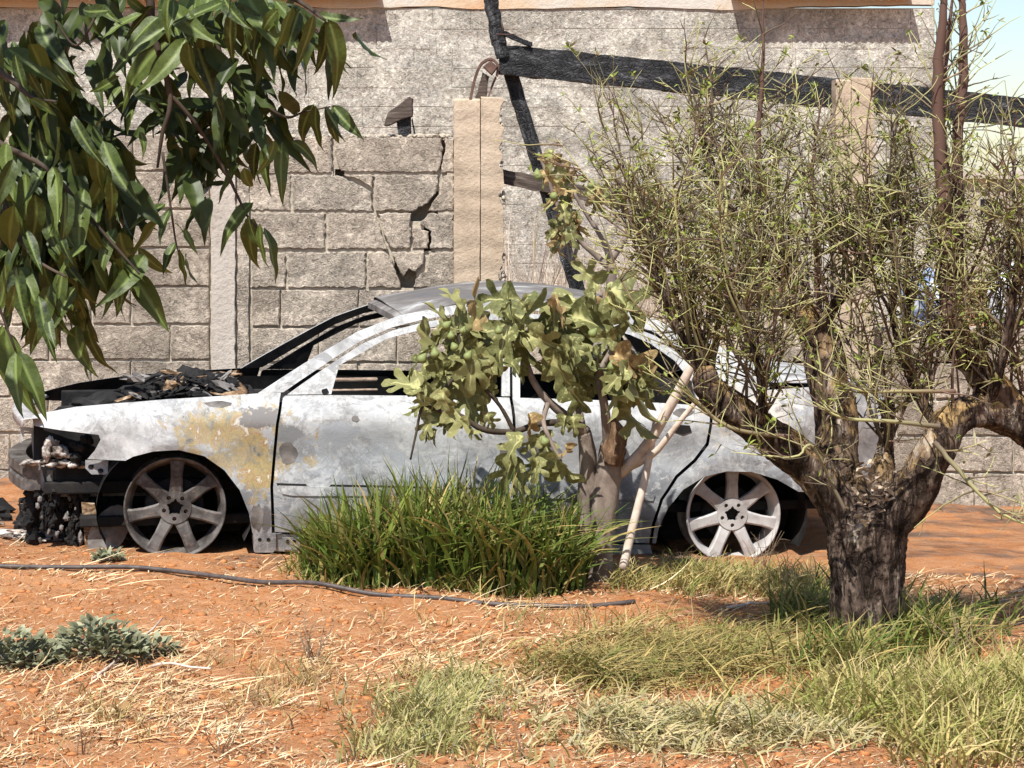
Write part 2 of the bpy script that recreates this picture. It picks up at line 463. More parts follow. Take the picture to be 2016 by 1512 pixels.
    col = n.ramp(g, [(0.32, (0.06, 0.055, 0.052)), (0.52, (0.17, 0.155, 0.145)), (0.72, (0.33, 0.315, 0.30))])
    M['soot'] = n.done(n.mix(n.ramp(k, [(0.56, 0.0), (0.68, 0.6)]), col, (0.27, 0.17, 0.11)), 0.75, n.bump(k, 0.4, 0.004), spec=0.3)
    n = NT('burnt_alloy'); p = n.obj(); g = n.noise(9, 7, 0.66, p); k = n.noise(42, 6, 0.7, p)
    col = n.ramp(g, [(0.36, (0.030, 0.026, 0.024)), (0.50, (0.080, 0.071, 0.066)), (0.66, (0.17, 0.16, 0.152))])
    M['alloy'] = n.done(n.mix(n.ramp(k, [(0.55, 0.0), (0.7, 0.7)]), col, (0.24, 0.165, 0.125)), 0.6, n.bump(k, 0.35, 0.004), metal=0.15, spec=0.35)
    n = NT('pale_burnt_alloy'); p = n.obj(); g = n.noise(9, 7, 0.66, p); k = n.noise(42, 6, 0.7, p)
    col = n.ramp(g, [(0.3, (0.24, 0.22, 0.21)), (0.5, (0.42, 0.40, 0.39)), (0.74, (0.56, 0.55, 0.54))])
    M['alloy2'] = n.done(n.mix(n.ramp(k, [(0.57, 0.0), (0.7, 0.7)]), col, (0.33, 0.24, 0.19)), 0.6, n.bump(k, 0.35, 0.004), metal=0.1, spec=0.35)
    n = NT('white_ash_lump'); p = n.obj(); g = n.noise(16, 6, 0.66, p)
    M['whiteash'] = n.done(n.ramp(g, [(0.38, (0.05, 0.042, 0.038)), (0.50, (0.28, 0.235, 0.205)), (0.62, (0.62, 0.58, 0.54))]), 0.95, n.bump(g, 0.8, 0.015), spec=0.1)
    n = NT('scaled_brown_steel'); p = n.obj(); g = n.noise(6, 7, 0.7, n.mapping(p, (3, 1, 6)), 1.0)
    M['brown'] = n.done(n.ramp(g, [(0.34, (0.035, 0.028, 0.024)), (0.5, (0.20, 0.115, 0.06)), (0.62, (0.40, 0.30, 0.20)), (0.75, (0.55, 0.48, 0.40))]), 0.85, n.bump(g, 0.5, 0.01), spec=0.15)
    n = NT('tan_strip'); p = n.obj(); g = n.noise(10, 6, 0.7, n.mapping(p, (2, 1, 12)))
    M['tan'] = n.done(n.ramp(g, [(0.35, (0.12, 0.08, 0.06)), (0.55, (0.42, 0.31, 0.24)), (0.7, (0.55, 0.46, 0.38))]), 0.9, spec=0.1)
    # bark
    n = NT('fruit_tree_bark'); p = n.obj()
    q = n.warp(n.mapping(p, (1, 1, 0.30)), 7, 0.05); v = n.voro(30, 'DISTANCE_TO_EDGE', n.warp(q, 18, 0.03))
    g = n.noise(14, 7, 0.68, q); k = n.noise(60, 5, 0.7, q)
    col = n.ramp(g, [(0.38, (0.030, 0.021, 0.017)), (0.49, (0.095, 0.064, 0.048)), (0.58, (0.19, 0.14, 0.108)), (0.64, (0.44, 0.38, 0.31))])
    geo = n.n('ShaderNodeNewGeometry'); sp = n.n('ShaderNodeSeparateXYZ'); n.put(sp.inputs[0], geo.outputs['Normal'])
    so = n.n('ShaderNodeSeparateXYZ'); n.put(so.inputs[0], p)
    lich = n.math('MULTIPLY', n.ramp(sp.outputs[2], [(0.0, 0.0), (0.45, 1.0)]), n.ramp(n.noise(9, 6, 0.65, p), [(0.43, 0.0), (0.58, 1.0)]))
    lich = n.math('MULTIPLY', lich, n.ramp(so.outputs[2], [(0.55, 0.0), (0.75, 1.0)]))
    col = n.mix(lich, col, n.ramp(k, [(0.35, (0.20, 0.12, 0.05)), (0.6, (0.42, 0.275, 0.115))]))
    h = n.math('ADD', n.math('MULTIPLY', g, 0.7), n.math('MULTIPLY', n.ramp(v, [(0, 0), (0.2, 1)]), 0.10))
    crk = n.ramp(n.noise(26, 5, 0.62, n.mapping(q, (1, 1, 0.8), (3, 1, 2)), 1.2), [(0.40, 0.0), (0.50, 1.0)])
    col = n.mix(n.math('MULTIPLY', n.math('SUBTRACT', 1.0, crk), 0.6), col, (0.018, 0.011, 0.008))
    h = n.math('ADD', h, n.math('MULTIPLY', crk, 0.8))
    M['bark'] = n.done(col, 0.9, n.bump(h, 1.0, 0.03), spec=0.12)
    n = NT('smooth_fig_bark'); p = n.obj(); g = n.noise(16, 6, 0.65, n.mapping(p, (1, 1, 0.6))); k = n.noise(6, 4, 0.6, p)
    col = n.ramp(g, [(0.3, (0.13, 0.098, 0.08)), (0.55, (0.26, 0.205, 0.17)), (0.75, (0.38, 0.32, 0.27))])
    M['figbark'] = n.done(n.mix(n.ramp(k, [(0.5, 0.0), (0.7, 0.5)]), col, (0.22, 0.17, 0.14)), 0.85, n.bump(g, 0.5, 0.012), spec=0.2)
    n = NT('pale_barked_wood'); p = n.obj(); g = n.noise(14, 6, 0.65, p)
    M['palewood'] = n.done(n.ramp(g, [(0.3, (0.40, 0.30, 0.235)), (0.6, (0.62, 0.52, 0.44))]), 0.85, n.bump(g, 0.4, 0.006), spec=0.15)
    n = NT('torn_brown_wood'); p = n.obj(); g = n.noise(12, 7, 0.7, n.mapping(p, (3, 3, 0.7)))
    M['tornwood'] = n.done(n.ramp(g, [(0.3, (0.06, 0.034, 0.02)), (0.55, (0.19, 0.115, 0.07)), (0.75, (0.36, 0.245, 0.16))]), 0.9, n.bump(g, 1.0, 0.02), spec=0.1)
    n = NT('twig_bark'); c = n.attr('col')
    M['twig'] = n.done(c, 0.75, None, spec=0.25)
    # foliage
    def foliage(name, dark, light, trans, rough, spec, tmul=1.6):
        n = NT(name); r_ = n.rand(); rib = n.attr('rib', 'Fac'); g = n.noise(18, 4, 0.6, n.obj())
        col = n.mix(r_, dark, light)
        col = n.mix(n.ramp(g, [(0.35, 0.0), (0.7, 0.35)]), col, tuple(min(1, k * 1.5) for k in light))
        col = n.mix(n.ramp(rib, [(0.76, 0.0), (0.95, 0.75)]), col, tuple(min(1, k * 1.9 + 0.03) for k in light))
        return n.leafy(col, rough, trans, n.bump(g, 0.25, 0.004), spec, n.mix(0.5, col, tuple(min(1, k * tmul) for k in light)))
    M['pecan'] = foliage('glossy_drooping_leaf', (0.014, 0.024, 0.007), (0.090, 0.122, 0.026), 0.10, 0.46, 0.28, 1.3)
    M['figleaf'] = foliage('dusty_fig_leaf', (0.068, 0.080, 0.024), (0.265, 0.255, 0.105), 0.14, 0.65, 0.25, 1.3)
    M['figdry'] = foliage('dried_fig_leaf', (0.16, 0.10, 0.045), (0.40, 0.29, 0.14), 0.25, 0.8, 0.1)
    n = NT('green_fig_skin'); g = n.noise(30, 4, 0.6, n.obj())
    M['fig'] = n.done(n.ramp(g, [(0.3, (0.15, 0.19, 0.06)), (0.7, (0.24, 0.27, 0.10))]), 0.55, spec=0.3)
    def blade(name, trans, rough=0.6, spec=0.25):
        n = NT(name); c = n.attr('col')
        return n.leafy(c, rough, trans, None, spec)
    M['grass'] = blade('grass_blade', 0.28)
    M['straw'] = blade('dry_straw', 0.08, 0.8, 0.1)
    n = NT('black_polythene_pipe'); g = n.noise(20, 5, 0.6, n.obj())
    M['hose'] = n.done(n.ramp(g, [(0.35, (0.045, 0.036, 0.034)), (0.65, (0.11, 0.088, 0.080)), (0.8, (0.25, 0.17, 0.13))]), 0.55, spec=0.35)
    n = NT('blue_tarpaulin'); g = n.noise(7, 4, 0.6, n.obj())
    M['blue'] = n.done(n.ramp(g, [(0.35, (0.16, 0.21, 0.36)), (0.50, (0.26, 0.33, 0.48)), (0.56, (0.62, 0.64, 0.68))]), 0.6, n.bump(g, 0.6, 0.03))
    n = NT('white_sacking'); g = n.noise(8, 4, 0.6, n.obj())
    M['white'] = n.done(n.ramp(g, [(0.3, (0.62, 0.66, 0.74)), (0.6, (0.82, 0.84, 0.87))]), 0.7, n.bump(g, 0.7, 0.03))
    n = NT('dull_plaster'); g = n.noise(2.5, 6, 0.6, n.pos())
    M['plaster'] = n.done(n.ramp(g, [(0.3, (0.36, 0.31, 0.25)), (0.7, (0.46, 0.41, 0.34))]), 0.9, n.bump(g, 0.3, 0.03), spec=0.1)
mk_materials()

# ------------------------------------------------------------------ ground
def make_ground():
    def axis(a, b, c, d, fine, coarse):
        l = [a]
        k = a
        while k < b: k += max(fine, (b - k) * 0.25); l.append(min(k, b))
        k = b
        while k < c: k += fine; l.append(min(k, c))
        st = fine
        while k < d: st *= 1.35; k += st; l.append(min(k, d))
        return np.array(sorted(set(l)))
    xs_r = axis(0, 0, 3.4, 1500, 0.03, 1)
    xs = np.concatenate([-xs_r[::-1], xs_r[1:]])
    ys = axis(-30, 6.6, 13.6, 2500, 0.03, 1)
    gx, gy = np.meshgrid(xs, ys)
    z = gz(gx, gy)
    nx, ny = len(xs), len(ys)
    v = np.stack([gx.ravel(), gy.ravel(), z.ravel()], 1)
    i = np.arange(nx * ny).reshape(ny, nx)
    f = np.stack([i[:-1, :-1].ravel(), i[:-1, 1:].ravel(), i[1:, 1:].ravel(), i[1:, :-1].ravel()], 1)
    g = link_mesh('ground', mesh_np('ground', v.tolist(), f.tolist(), M['earth']))
    tag(g, 'bare red earth strewn with clods and ash', kind='structure')
make_ground()

# ------------------------------------------------------------------ front wall of rough blocks
WY = 13.35
def prism(poly_px, Y, depth, mat, name, parent, rg, bev=0.006, seg=9, amp=1.1, proud=0.0):
    """a block: polygon in photo pixels on the plane at depth Y, pulled back by depth, front edge eased"""
    pl = jag(poly_px, seg, amp, rg) if amp else poly_px
    pts = [P(x, y, Y) for x, y in pl]
    c = sum(pts, Vector()) / len(pts)
    ks = [max(0.0, 1 - bev / max((p - c).length, 0.02)) for p in pts]
    n = len(pts)
    yf = Y - proud
    v = [Vector((c.x + (p.x - c.x) * k, yf, c.z + (p.z - c.z) * k)) for p, k in zip(pts, ks)]
    v += [Vector((p.x, yf + bev * 0.8, p.z)) for p in pts]
    v += [Vector((p.x, yf + depth, p.z)) for p in pts]
    v = [q - Vector((c.x, Y, c.z)) for q in v]
    f = []
    for t in tessellate_polygon([[Vector((q.x, q.z, 0)) for q in v[:n]]]):
        a, b, d = t
        f.append((a, b, d))
    for i in range(n):
        j = (i + 1) % n
        f.append((i, i + n, j + n, j)); f.append((i + n, i + 2 * n, j + 2 * n, j + n))
    me = bpy.data.meshes.new(name)
    me.from_pydata([tuple(q) for q in v], [], f)
    bm = bmesh.new(); bm.from_mesh(me)
    bmesh.ops.recalc_face_normals(bm, faces=bm.faces)
    bm.to_mesh(me); bm.free()
    me.materials.append(mat)
    o = link_mesh(name, me, parent, (c.x, Y, c.z))
    return o

wall = empty('block_wall', (P(450, 970, WY).x, WY, 0.0))
tag(wall, 'broken wall of rough pinkish blocks with gaping cracks behind the burnt car', 'wall')
def child(o, parent):
    """keep world place when parented to an unrotated empty"""
    o.location = Vector(o.location) - Vector(parent.location)
    o.parent = parent
    return o
rg = random.Random(3)
rows = [268, 342, 417, 493, 569, 644, 714, 786, 858, 930, 1002]
def rect(x0, y0, x1, y1): return [(x0, y0), (x1, y0), (x1, y1), (x0, y1)]
def wblock(poly, amp=1.2, seg=10, mat=None, name='block', Y=WY, parent=wall, depth=0.19, bev=0.007):
    o = prism(poly, Y, depth, mat or M['block'], name, None, rg, bev, seg, amp, rg.uniform(-0.002, 0.008))
    child(o, parent)
    return o
g = 2.2
for i, r0 in enumerate(rows[:-1]):                    # the wall runs on to the left, out of the picture
    x = -152 - (i % 2) * 0
    while x > -760:
        wd = 155 if not (i % 2 and x == -152) else 80
        wblock(rect(x - wd + g, r0 - 5 + g, x - g, rows[i + 1] - 5 - g)); x -= wd
# cracked blocks next to the pillar, cut along the two cracks
cracked = [
    rect(522, 270, 653, 340), [(659, 270), (869, 271), (871, 300), (862, 339), (700, 339), (672, 336), (661, 316)],
    [(877, 271), (893, 272), (893, 340), (867, 340), (875, 305)],
    rect(432, 345, 572, 414), [(576, 345), (662, 345), (687, 355), (713, 367), (731, 379), (733, 415), (576, 414)],
    [(674, 345), (733, 345), (733, 368), (716, 357), (694, 348)],
    [(737, 345), (863, 345), (860, 375), (842, 400), (816, 415), (739, 415)],
    [(873, 345), (893, 345), (893, 415), (840, 415), (852, 400), (868, 378)],
    rect(497, 420, 640, 490), [(645, 420), (737, 420), (746, 440), (754, 470), (764, 490), (645, 490)],
    [(745, 420), (808, 420), (808, 489), (772, 490), (757, 462)],
    [(826, 440), (842, 421), (893, 420), (893, 490), (848, 490), (850, 455)], [(813, 446), (844, 456), (842, 490), (813, 490)],
    rect(497, 497, 562, 566), rect(567, 497, 720, 566),
    [(725, 497), (762, 497), (775, 520), (782, 540), (788, 566), (725, 566)],
    [(772, 497), (836, 497), (833, 520), (819, 536), (806, 530), (793, 545), (783, 525)],
    [(848, 497), (893, 497), (893, 566), (815, 566), (817, 549), (840, 531)],
]
for c in cracked: wblock(c, 2.0, 6)
for i, r0 in enumerate(rows[:-1]):
    r1 = rows[i + 1]
    if i < 4:
        xs = [-150, 0, 110, 262, 414] if i % 2 == 0 else [-150, -70, 85, 240, 414]
        for a, b in zip(xs[:-1], xs[1:]):
            wblock(rect(a + g, r0 - 5 + g, b - g, r1 - 5 - g))
        if i == 0: wblock(rect(494, 270, 518, 340))
        if i == 1: pass
    else:
        xs = [-150, -60, 96, 335, 414] if i % 2 else [-150, 20, 180, 258, 414]
        for a, b in zip(xs[:-1], xs[1:]):
            wblock(rect(a + g, r0 - 5 + g, b - g, r1 - 5 - g))
        xs = [494, 552, 706, 858, 893] if i % 2 == 0 else [494, 628, 782, 893]
        for a, b in zip(xs[:-1], xs[1:]):
            wblock(rect(a + g, r0 + g, b - g, r1 - g))
mb = MB()
for (y, spans) in ((342, ((497, 655), (678, 853), (880, 893))), (417, ((432, 730), (862, 893))), (493, ((497, 754), (782, 834), (856, 893))), (569, ((497, 787), (818, 893)))):
    for (a, b) in spans:
        p0, p1 = P(a, y + 5, WY), P(b, y - 5, WY); mb.box((p0.x, WY + 0.010, p0.z), (p1.x, WY + 0.12, p1.z))
for (x, y0, y1) in ((574, 345, 414), (642, 420, 490), (565, 497, 566), (722, 497, 566), (519, 270, 340), (494, 345, 566)):
    p0, p1 = P(x - 5, y1, WY), P(x + 5, y0, WY); mb.box((p0.x, WY + 0.011, p0.z), (p1.x, WY + 0.12, p1.z))
o = mb.build('mortar_joints', [M['mortar']], None, False); child(o, wall)
# cast rib between the two stretches of wall
rib = empty('concrete_rib', P(450, 970, WY - 0.02))
rib.location.z = 0
tag(rib, 'narrow grey cast concrete rib standing in the block wall', 'pillar')
for (a, b, pr, mt) in ((416, 463, 0.0, 'rib'), (467, 490, -0.012, 'block')):
    o = prism(rect(a, 262, b, 1000), WY - 0.022 + (-pr), 0.2, M[mt], 'cast_face', None, rg, 0.006, 14, 1.6)
    child(o, rib)
# core behind the faces
mb = MB()
for (a, b, y0) in ((-740, 600, 276), (600, 893, 568)):
    p0, p1 = P(a, 1010, WY), P(b, y0, WY)
    mb.box((p0.x, WY + 0.016, p0.z), (p1.x, WY + 0.185, p1.z))
DEEP = ((852, 880, 268, 340), (800, 868, 376, 436), (776, 826, 516, 566), (664, 700, 335, 352), (836, 856, 440, 500))
for i in range(20):
    for j in range(20):
        x0, x1, y0, y1 = 600 + i * 14.65, 600 + (i + 1) * 14.65, 274 + j * 14.7, 274 + (j + 1) * 14.7
        cx_, cy_ = (x0 + x1) / 2, (y0 + y1) / 2
        dp = 0.15 if any(q[0] < cx_ < q[1] and q[2] < cy_ < q[3] for q in DEEP) else 0.026
        p0, p1 = P(x0, y1, WY), P(x1, y0, WY)
        mb.box((p0.x, WY + dp, p0.z), (p1.x, WY + 0.185, p1.z))
core = mb.build('mortar_core', [M['mortar']], None, False)
child(core, wall)
# crumbled mortar along the top of the wall
mb = MB()
for k in range(150):
    x = rg.uniform(-140, 893); p = P(x, 268, WY)
    s = rg.uniform(0.006, 0.022)
    v, f = lump_geo((p.x, WY + rg.uniform(0.01, 0.17), p.z + 0.002), (s * 1.6, s * 1.3, s * 0.7), k, 1, 0.6)
    mb.add(v, f)
o = mb.build('crumbled_mortar', [M['mortar']], None, False); child(o, wall); o['kind'] = 'stuff'

# lower stretch of the same wall to the right, behind the car and the tree
wall2 = empty('low_block_wall', (P(1500, 970, WY).x, WY + 0.25, 0))
tag(wall2, 'low remnant of block wall behind the fruit tree and the car tail', 'wall')
for i in range(5, 10):
    r0, r1 = rows[i], rows[i + 1]
    off = 0 if i % 2 else 76
    x = 1000 - off
    while x < 2330:
        if i == 5 and (1240 < x < 1420 or x > 1990): x += 153; continue
        wblock(rect(max(x, 998) + g, r0 + g, x + 153 - g, r1 - g), 1.4, 10, None, 'block', WY + 0.25, wall2)
        x += 153
mb = MB()
p0, p1 = P(998, 1010, WY + 0.27), P(2330, 718, WY + 0.27)
mb.box((p0.x, WY + 0.268, p0.z), (p1.x, WY + 0.43, p1.z))
o = mb.build('mortar_core', [M['mortar']], None, False); child(o, wall2)

# ------------------------------------------------------------------ pillars
def pillar(name, x0, x1, xm, ytop, Y, depth, label, chips):
    e = empty(name, (P((x0 + x1) / 2, 900, Y).x, Y, 0))
    tag(e, label, 'pillar')
    rr = random.Random(x0)
    left = prism(rect(x0, ytop + 4, xm - 0.6, 1000), Y, depth, M['concrete'], 'cast_face', None, rr, 0.012, 18, 0.8)
    child(left, e)
    right = [(xm + 0.6, ytop), (x1 - 6, ytop + 2)]
    y = ytop + 6
    while y < 990:
        st = rr.uniform(5, 13)
        deep = rr.uniform(0, 13) if (chips and any(a < y < b for a, b in chips)) else rr.uniform(0, 3.2)
        right.append((x1 - deep, y)); y += st
    right += [(x1 - 2, 1000), (xm + 0.6, 1000)]
    right = prism(right, Y - 0.006, depth * 0.98, M['concrete'], 'cast_face', None, rr, 0.006, 18, 0.0)
    child(right, e)
    mb = MB()
    p0, p1 = P(x0 + 4, 1000, Y), P(x1 - 12, ytop + 8, Y)
    mb.box((p0.x, Y + 0.03, p0.z), (p1.x, Y + depth - 0.02, p1.z))
    mc = mb.build('mortar_core', [M['mortar']], None, False); child(mc, e)
    # pebbles of broken aggregate in the chipped arris
    mb = MB()
    for k in range(46 if chips else 14):
        a, b = rr.choice(chips) if chips else (ytop, 600)
        y = rr.uniform(a, b); p = P(x1 - rr.uniform(0, 11), y, Y)
        s = rr.uniform(0.006, 0.016)
        v, f = lump_geo((p.x, Y + rr.uniform(0.01, 0.05), p.z), (s, s, s), k, 1, 0.6)
        mb.add(v, f)
    o = mb.build('broken_aggregate', [M['mortar']], None, False); child(o, e); o['kind'] = 'stuff'
    return e
pillar('concrete_pillar', 893, 993, 946, 190, WY - 0.03, 0.28, 'tan cast concrete pillar with chipped edge at the end of the cracked wall', [(205, 330), (360, 400), (500, 560)])
pillar('concrete_pillar', 1646, 1722, 1676, 152, WY + 0.02, 0.24, 'tan concrete pillar standing behind the bare fruit tree', [])

# ------------------------------------------------------------------ charred timbers
def bar(px0, py0, px1, py1, Y0, Y1, hpx, depth, mat, seed=1, nseg=24, rough=0.006):
    """a squared timber from pixel a to pixel b; local x along it; returns object parts"""
    a, b = P(px0, py0, Y0), P(px1, py1, Y1)
    d = b - a; L = d.length; x = d.normalized()
    yv = Vector((0, 1, 0)); z = x.cross(yv).normalized()
    if z.z < 0 and abs(z.z) > 0.3: z = -z
    yv = z.cross(x).normalized()
    h = hpx * (Y0 + Y1) / 2 / FPX
    v, f = [], []
    ring = [(-.5, -.5), (-.17, -.52), (.17, -.5), (.5, -.5), (.5, 0), (.5, .5), (0, .5), (-.5, .5), (-.52, 0)]
    n = len(ring)
    for i in range(nseg + 1):
        t = i / nseg
        for j, (ry, rz) in enumerate(ring):
            q = Vector((t * L * 9, ry * 3 + seed, rz * 3))
            k = rough * (mnoise.noise(q) + 0.7 * mnoise.noise(q * 3.3))
            v.append((t * L + (rough * 3 * mnoise.noise(Vector((j * 1.7, seed, i))) if i in (0, nseg) else 0), ry * depth + k, rz * h + k * 1.3))
    for i in range(nseg):
        for j in range(n):
            j2 = (j + 1) % n
            f.append((i * n + j, i * n + j2, (i + 1) * n + j2, (i + 1) * n + j))
    f.append(tuple(range(n - 1, -1, -1))); f.append(tuple(nseg * n + k for k in range(n)))
    me = mesh_np('timber', v, f, M[mat], False)
    bm = bmesh.new(); bm.from_mesh(me); bmesh.ops.recalc_face_normals(bm, faces=bm.faces); bm.to_mesh(me); bm.free()
    o = link_mesh('timber', me)
    o.matrix_world = Matrix((( x.x, yv.x, z.x, a.x), (x.y, yv.y, z.y, a.y), (x.z, yv.z, z.z, a.z), (0, 0, 0, 1)))
    return o
def timber(name, label, *a, **k):
    o = bar(*a, **k); o.name = name; tag(o, label, 'timber'); return o
timber('charred_beam', 'long charred black beam running from the chipped pillar to the right', 984, 117, 2120, 232, WY + 0.16, WY + 0.34, 57, 0.12, 'char', nseg=120, seed=2, rough=0.006)
timber('charred_post', 'charred black post leaning down to the car roof', 1000, 128, 1152, 620, WY + 0.24, WY + 0.26, 27, 0.10, 'char', seed=3, nseg=40)
timber('charred_rail', 'thin scorched rail sloping away right of the chipped pillar', 978, 345, 1420, 436, WY + 0.17, WY + 0.3, 27, 0.09, 'scorch', seed=5, nseg=40)
stub = bar(988, 112, 957, -46, WY + 0.12, WY + 0.12, 26, 0.06, 'char', seed=6, nseg=24, rough=0.012)
stub.name = 'charred_stub'; tag(stub, 'burnt upright spike of wood on the beam end', 'timber')
spl = bar(1046, 88, 984, 62, WY + 0.1, WY + 0.1, 9, 0.02, 'char', seed=8, nseg=10)
spl.name = 'charred_splinter'; tag(spl, 'thin black splinter between spike and beam', 'timber')
for (a, b, c, d, lab) in ((978, 67, 1016, 67, 'bent nail sticking out across the burnt spike'), (992, 66, 987, 40, 'bent nail standing up beside the burnt spike')):
    mb = MB(); mb.tube([P(a, b, WY + 0.06), P((a + c) / 2, (b + d) / 2 + 1, WY + 0.05), P(c, d, WY + 0.06)], 0.0035, 6)
    tag(mb.build('nail', [M['rust']]), lab, 'nail')
# iron strap and bolt on the pillar top
br = empty('iron_bracket', P(945, 190, WY + 0.02))
tag(br, 'rusty iron strap and block holding the beam on the pillar top', 'bracket')
mb = MB()
path = [P(926, 196, WY + 0.02), P(936, 152, WY + 0.02), P(948, 126, WY + 0.02), P(966, 117, WY + 0.02), P(980, 128, WY + 0.02), P(978, 150, WY + 0.02)]
pp, rr_ = smooth_path(path, [0.012] * 6, 5)
for i in range(len(pp) - 1):
    pass
v, f = [], []
fr = frames(pp)
for p, (t, u, w) in zip(pp, fr):
    n_ = Vector((0, 1, 0)); s_ = t.cross(n_).normalized()
    for (a, b) in ((-0.007, -0.05), (0.007, -0.05), (0.007, 0.05), (-0.007, 0.05)): v.append(p + s_ * a + n_ * b)
for i in range(len(pp) - 1):
    for k in range(4): f.append((i * 4 + k, i * 4 + (k + 1) % 4, i * 4 + 4 + (k + 1) % 4, i * 4 + 4 + k))
f += [(3, 2, 1, 0), tuple(len(v) - 4 + k for k in range(4))]
mb.add(v, f); o = mb.build('strap', [M['rust']], None, False); child(o, br)
o = prism([(951, 131), (966, 119), (980, 131), (968, 147)], WY - 0.05, 0.14, M['rust'], 'bolt_block', None, rg, 0.004, 50, 0); child(o, br)
o = prism([(936, 193), (950, 142), (962, 150), (957, 194)], WY + 0.0, 0.1, M['scorch'], 'wood_end', None, rg, 0.004, 12, 0.8); child(o, br)
o = prism([(960, 191), (968, 165), (975, 150), (978, 153), (970, 172), (963, 192)], WY + 0.02, 0.02, M['rust'], 'strap_tail', None, rg, 0.002, 50, 0); child(o, br)
# wood stub on the wall
ch = empty('burnt_block_on_wall', P(785, 268, WY + 0.08))
tag(ch, 'short scorched wooden block perched on the wall top', 'timber')
o = prism([(755, 247), (764, 222), (806, 190), (812, 194), (811, 228), (795, 234), (760, 249)], WY + 0.02, 0.12, M['scorch'], 'board', None, rg, 0.004, 10, 0.9); child(o, ch)
o = prism([(780, 236), (808, 229), (809, 268), (785, 268)], WY + 0.05, 0.08, M['char'], 'peg', None, rg, 0.004, 14, 0.5); child(o, ch)
o = prism([(812, 232), (819, 268), (815, 268), (810, 236)], WY + 0.06, 0.02, M['char'], 'splinter', None, rg, 0.001, 30, 0.2); child(o, ch)

# ------------------------------------------------------------------ building behind
BY = 23.0
bld = empty('back_building', (P(900, 0, BY).x, BY, 0))
tag(bld, 'pale block building behind the broken wall under a corrugated eave', 'building')
rg2 = random.Random(9)
top, ch_, bl = 18, 38.5, 80
ncourse = 16
bmesh_cache = []
for i in range(ncourse):
    y0 = top + i * ch_
    x = 430 - (i % 2) * 40
    if i < 7: x = -90 - (i % 2) * 40
    while x < 1838:
        wd = rg2.uniform(66, 104); x1 = min(x + wd, 1840); sm = rg2.random() < 0.5; sm2 = rg2.random() < 0.5
        if x1 - x > 12:
            o = prism(rect(x + 0.3, y0 + 0.5, x1 + (1.0 if sm2 else -0.3), y0 + ch_ + (1.3 if sm else -0.5)), BY, 0.15, M['block2'], 'block', None, rg2, 0.004, 26, 0.5, rg2.uniform(-0.001, 0.002) + (0.003 if sm else 0) + (0.0015 if sm2 else 0))
            child(o, bld)
        x += wd
mb = MB()
p0, p1 = P(-420, 700, BY), P(1840, 16, BY)
mb.box((p0.x, BY + 0.005, -0.1), (p1.x, BY + 0.16, p1.z))
o = mb.build('mortar_core', [M['mortar']], None, False); child(o, bld)
o = prism([(-420, -60), (1840, -60), (1840, 9), (1600, 12), (1450, 20), (1240, 13), (1110, 16), (930, 18), (860, 12), (770, 15), (-420, 14)], BY - 0.02, 0.2, M['band'], 'ring_beam', None, rg2, 0.01, 30, 1.2); child(o, bld)
def eave(x0, x1, name):
    n = int((P(x1, 0, BY).x - P(x0, 0, BY).x) / 0.076 * 10)
    xa, xb = P(x0, 0, BY).x, P(x1, 0, BY).x
    ze = 3.665
    v, f = [], []
    rowsn = 6
    for j in range(rowsn):
        t = j / (rowsn - 1)
        for i in range(n + 1):
            X = xa + (xb - xa) * i / n
            w = 0.009 * math.cos(2 * math.pi * X / 0.076)
            y = BY - 0.255 + t * 1.6
            v.append((X, y, ze + t * 0.20 + w + 0.006 * mnoise.noise(Vector((X * 2, y * 2, 0)))))
    for j in range(rowsn - 1):
        for i in range(n):
            a = j * (n + 1) + i
            f.append((a, a + 1, a + n + 2, a + n + 1))
    o = link_mesh(name, mesh_np(name, v, f, M['sheet']))
    md = o.modifiers.new('thickness', 'SOLIDIFY'); md.thickness = 0.004
    child(o, bld)
eave(-260, 752, 'roof_sheet'); eave(1438, 1792, 'roof_sheet')
# a little building farther off on the right
far = empty('distant_hut', (P(1960, 0, 42).x, 42, 0))
tag(far, 'distant low flat-roofed hut seen through the twigs at far right', 'building')
mb = MB(); a, b = P(1790, 352, 42), P(2400, 352, 42)
mb.box((a.x, 42, -0.1), (b.x, 46, a.z)); child(mb.build('wall', [M['plaster']], None, False), far)
mb = MB(); mb.box((a.x - 0.1, 41.85, a.z), (b.x + 0.1, 46.1, a.z + 0.14)); child(mb.build('roof', [M['rib']], None, False), far)
for k, px in enumerate((1930, 2060, 2200)):
    mb = MB(); a, b = P(px, 430, 42), P(px + 44, 392, 42)
    mb.box((a.x, 41.97, a.z), (b.x, 42.05, b.z)); child(mb.build('window', [M['black']], None, False), far)
# bundles lying on the low wall
def bundle(name, label, cat, x0, x1, y0, y1, Y, mat, seed):
    a, b = P(x0, y1, Y), P(x1, y0, Y)
    c = (a + b) / 2
    v, f = lump_geo((0, 0, 0), ((b.x - a.x) / 2, 0.16, (b.z - a.z) / 2), seed, 4, 0.30, 1.8)
    v = [Vector((q.x, q.y, q.z + 0.02 * mnoise.noise(Vector((q.x * 18, q.y * 6, seed))))) for q in v]
    o = link_mesh(name, mesh_np(name, v, f, mat), None, (c.x, Y, c.z))
    tag(o, label, cat); return o
bundle('tarpaulin_bundle', 'folded blue and white tarpaulin lying on the low wall', 'tarpaulin', 1772, 1876, 536, 648, WY + 0.36, M['blue'], 3)
bundle('white_sack', 'crumpled white sack on the low wall at far right', 'sack', 1950, 2040, 512, 650, WY + 0.36, M['white'], 5)

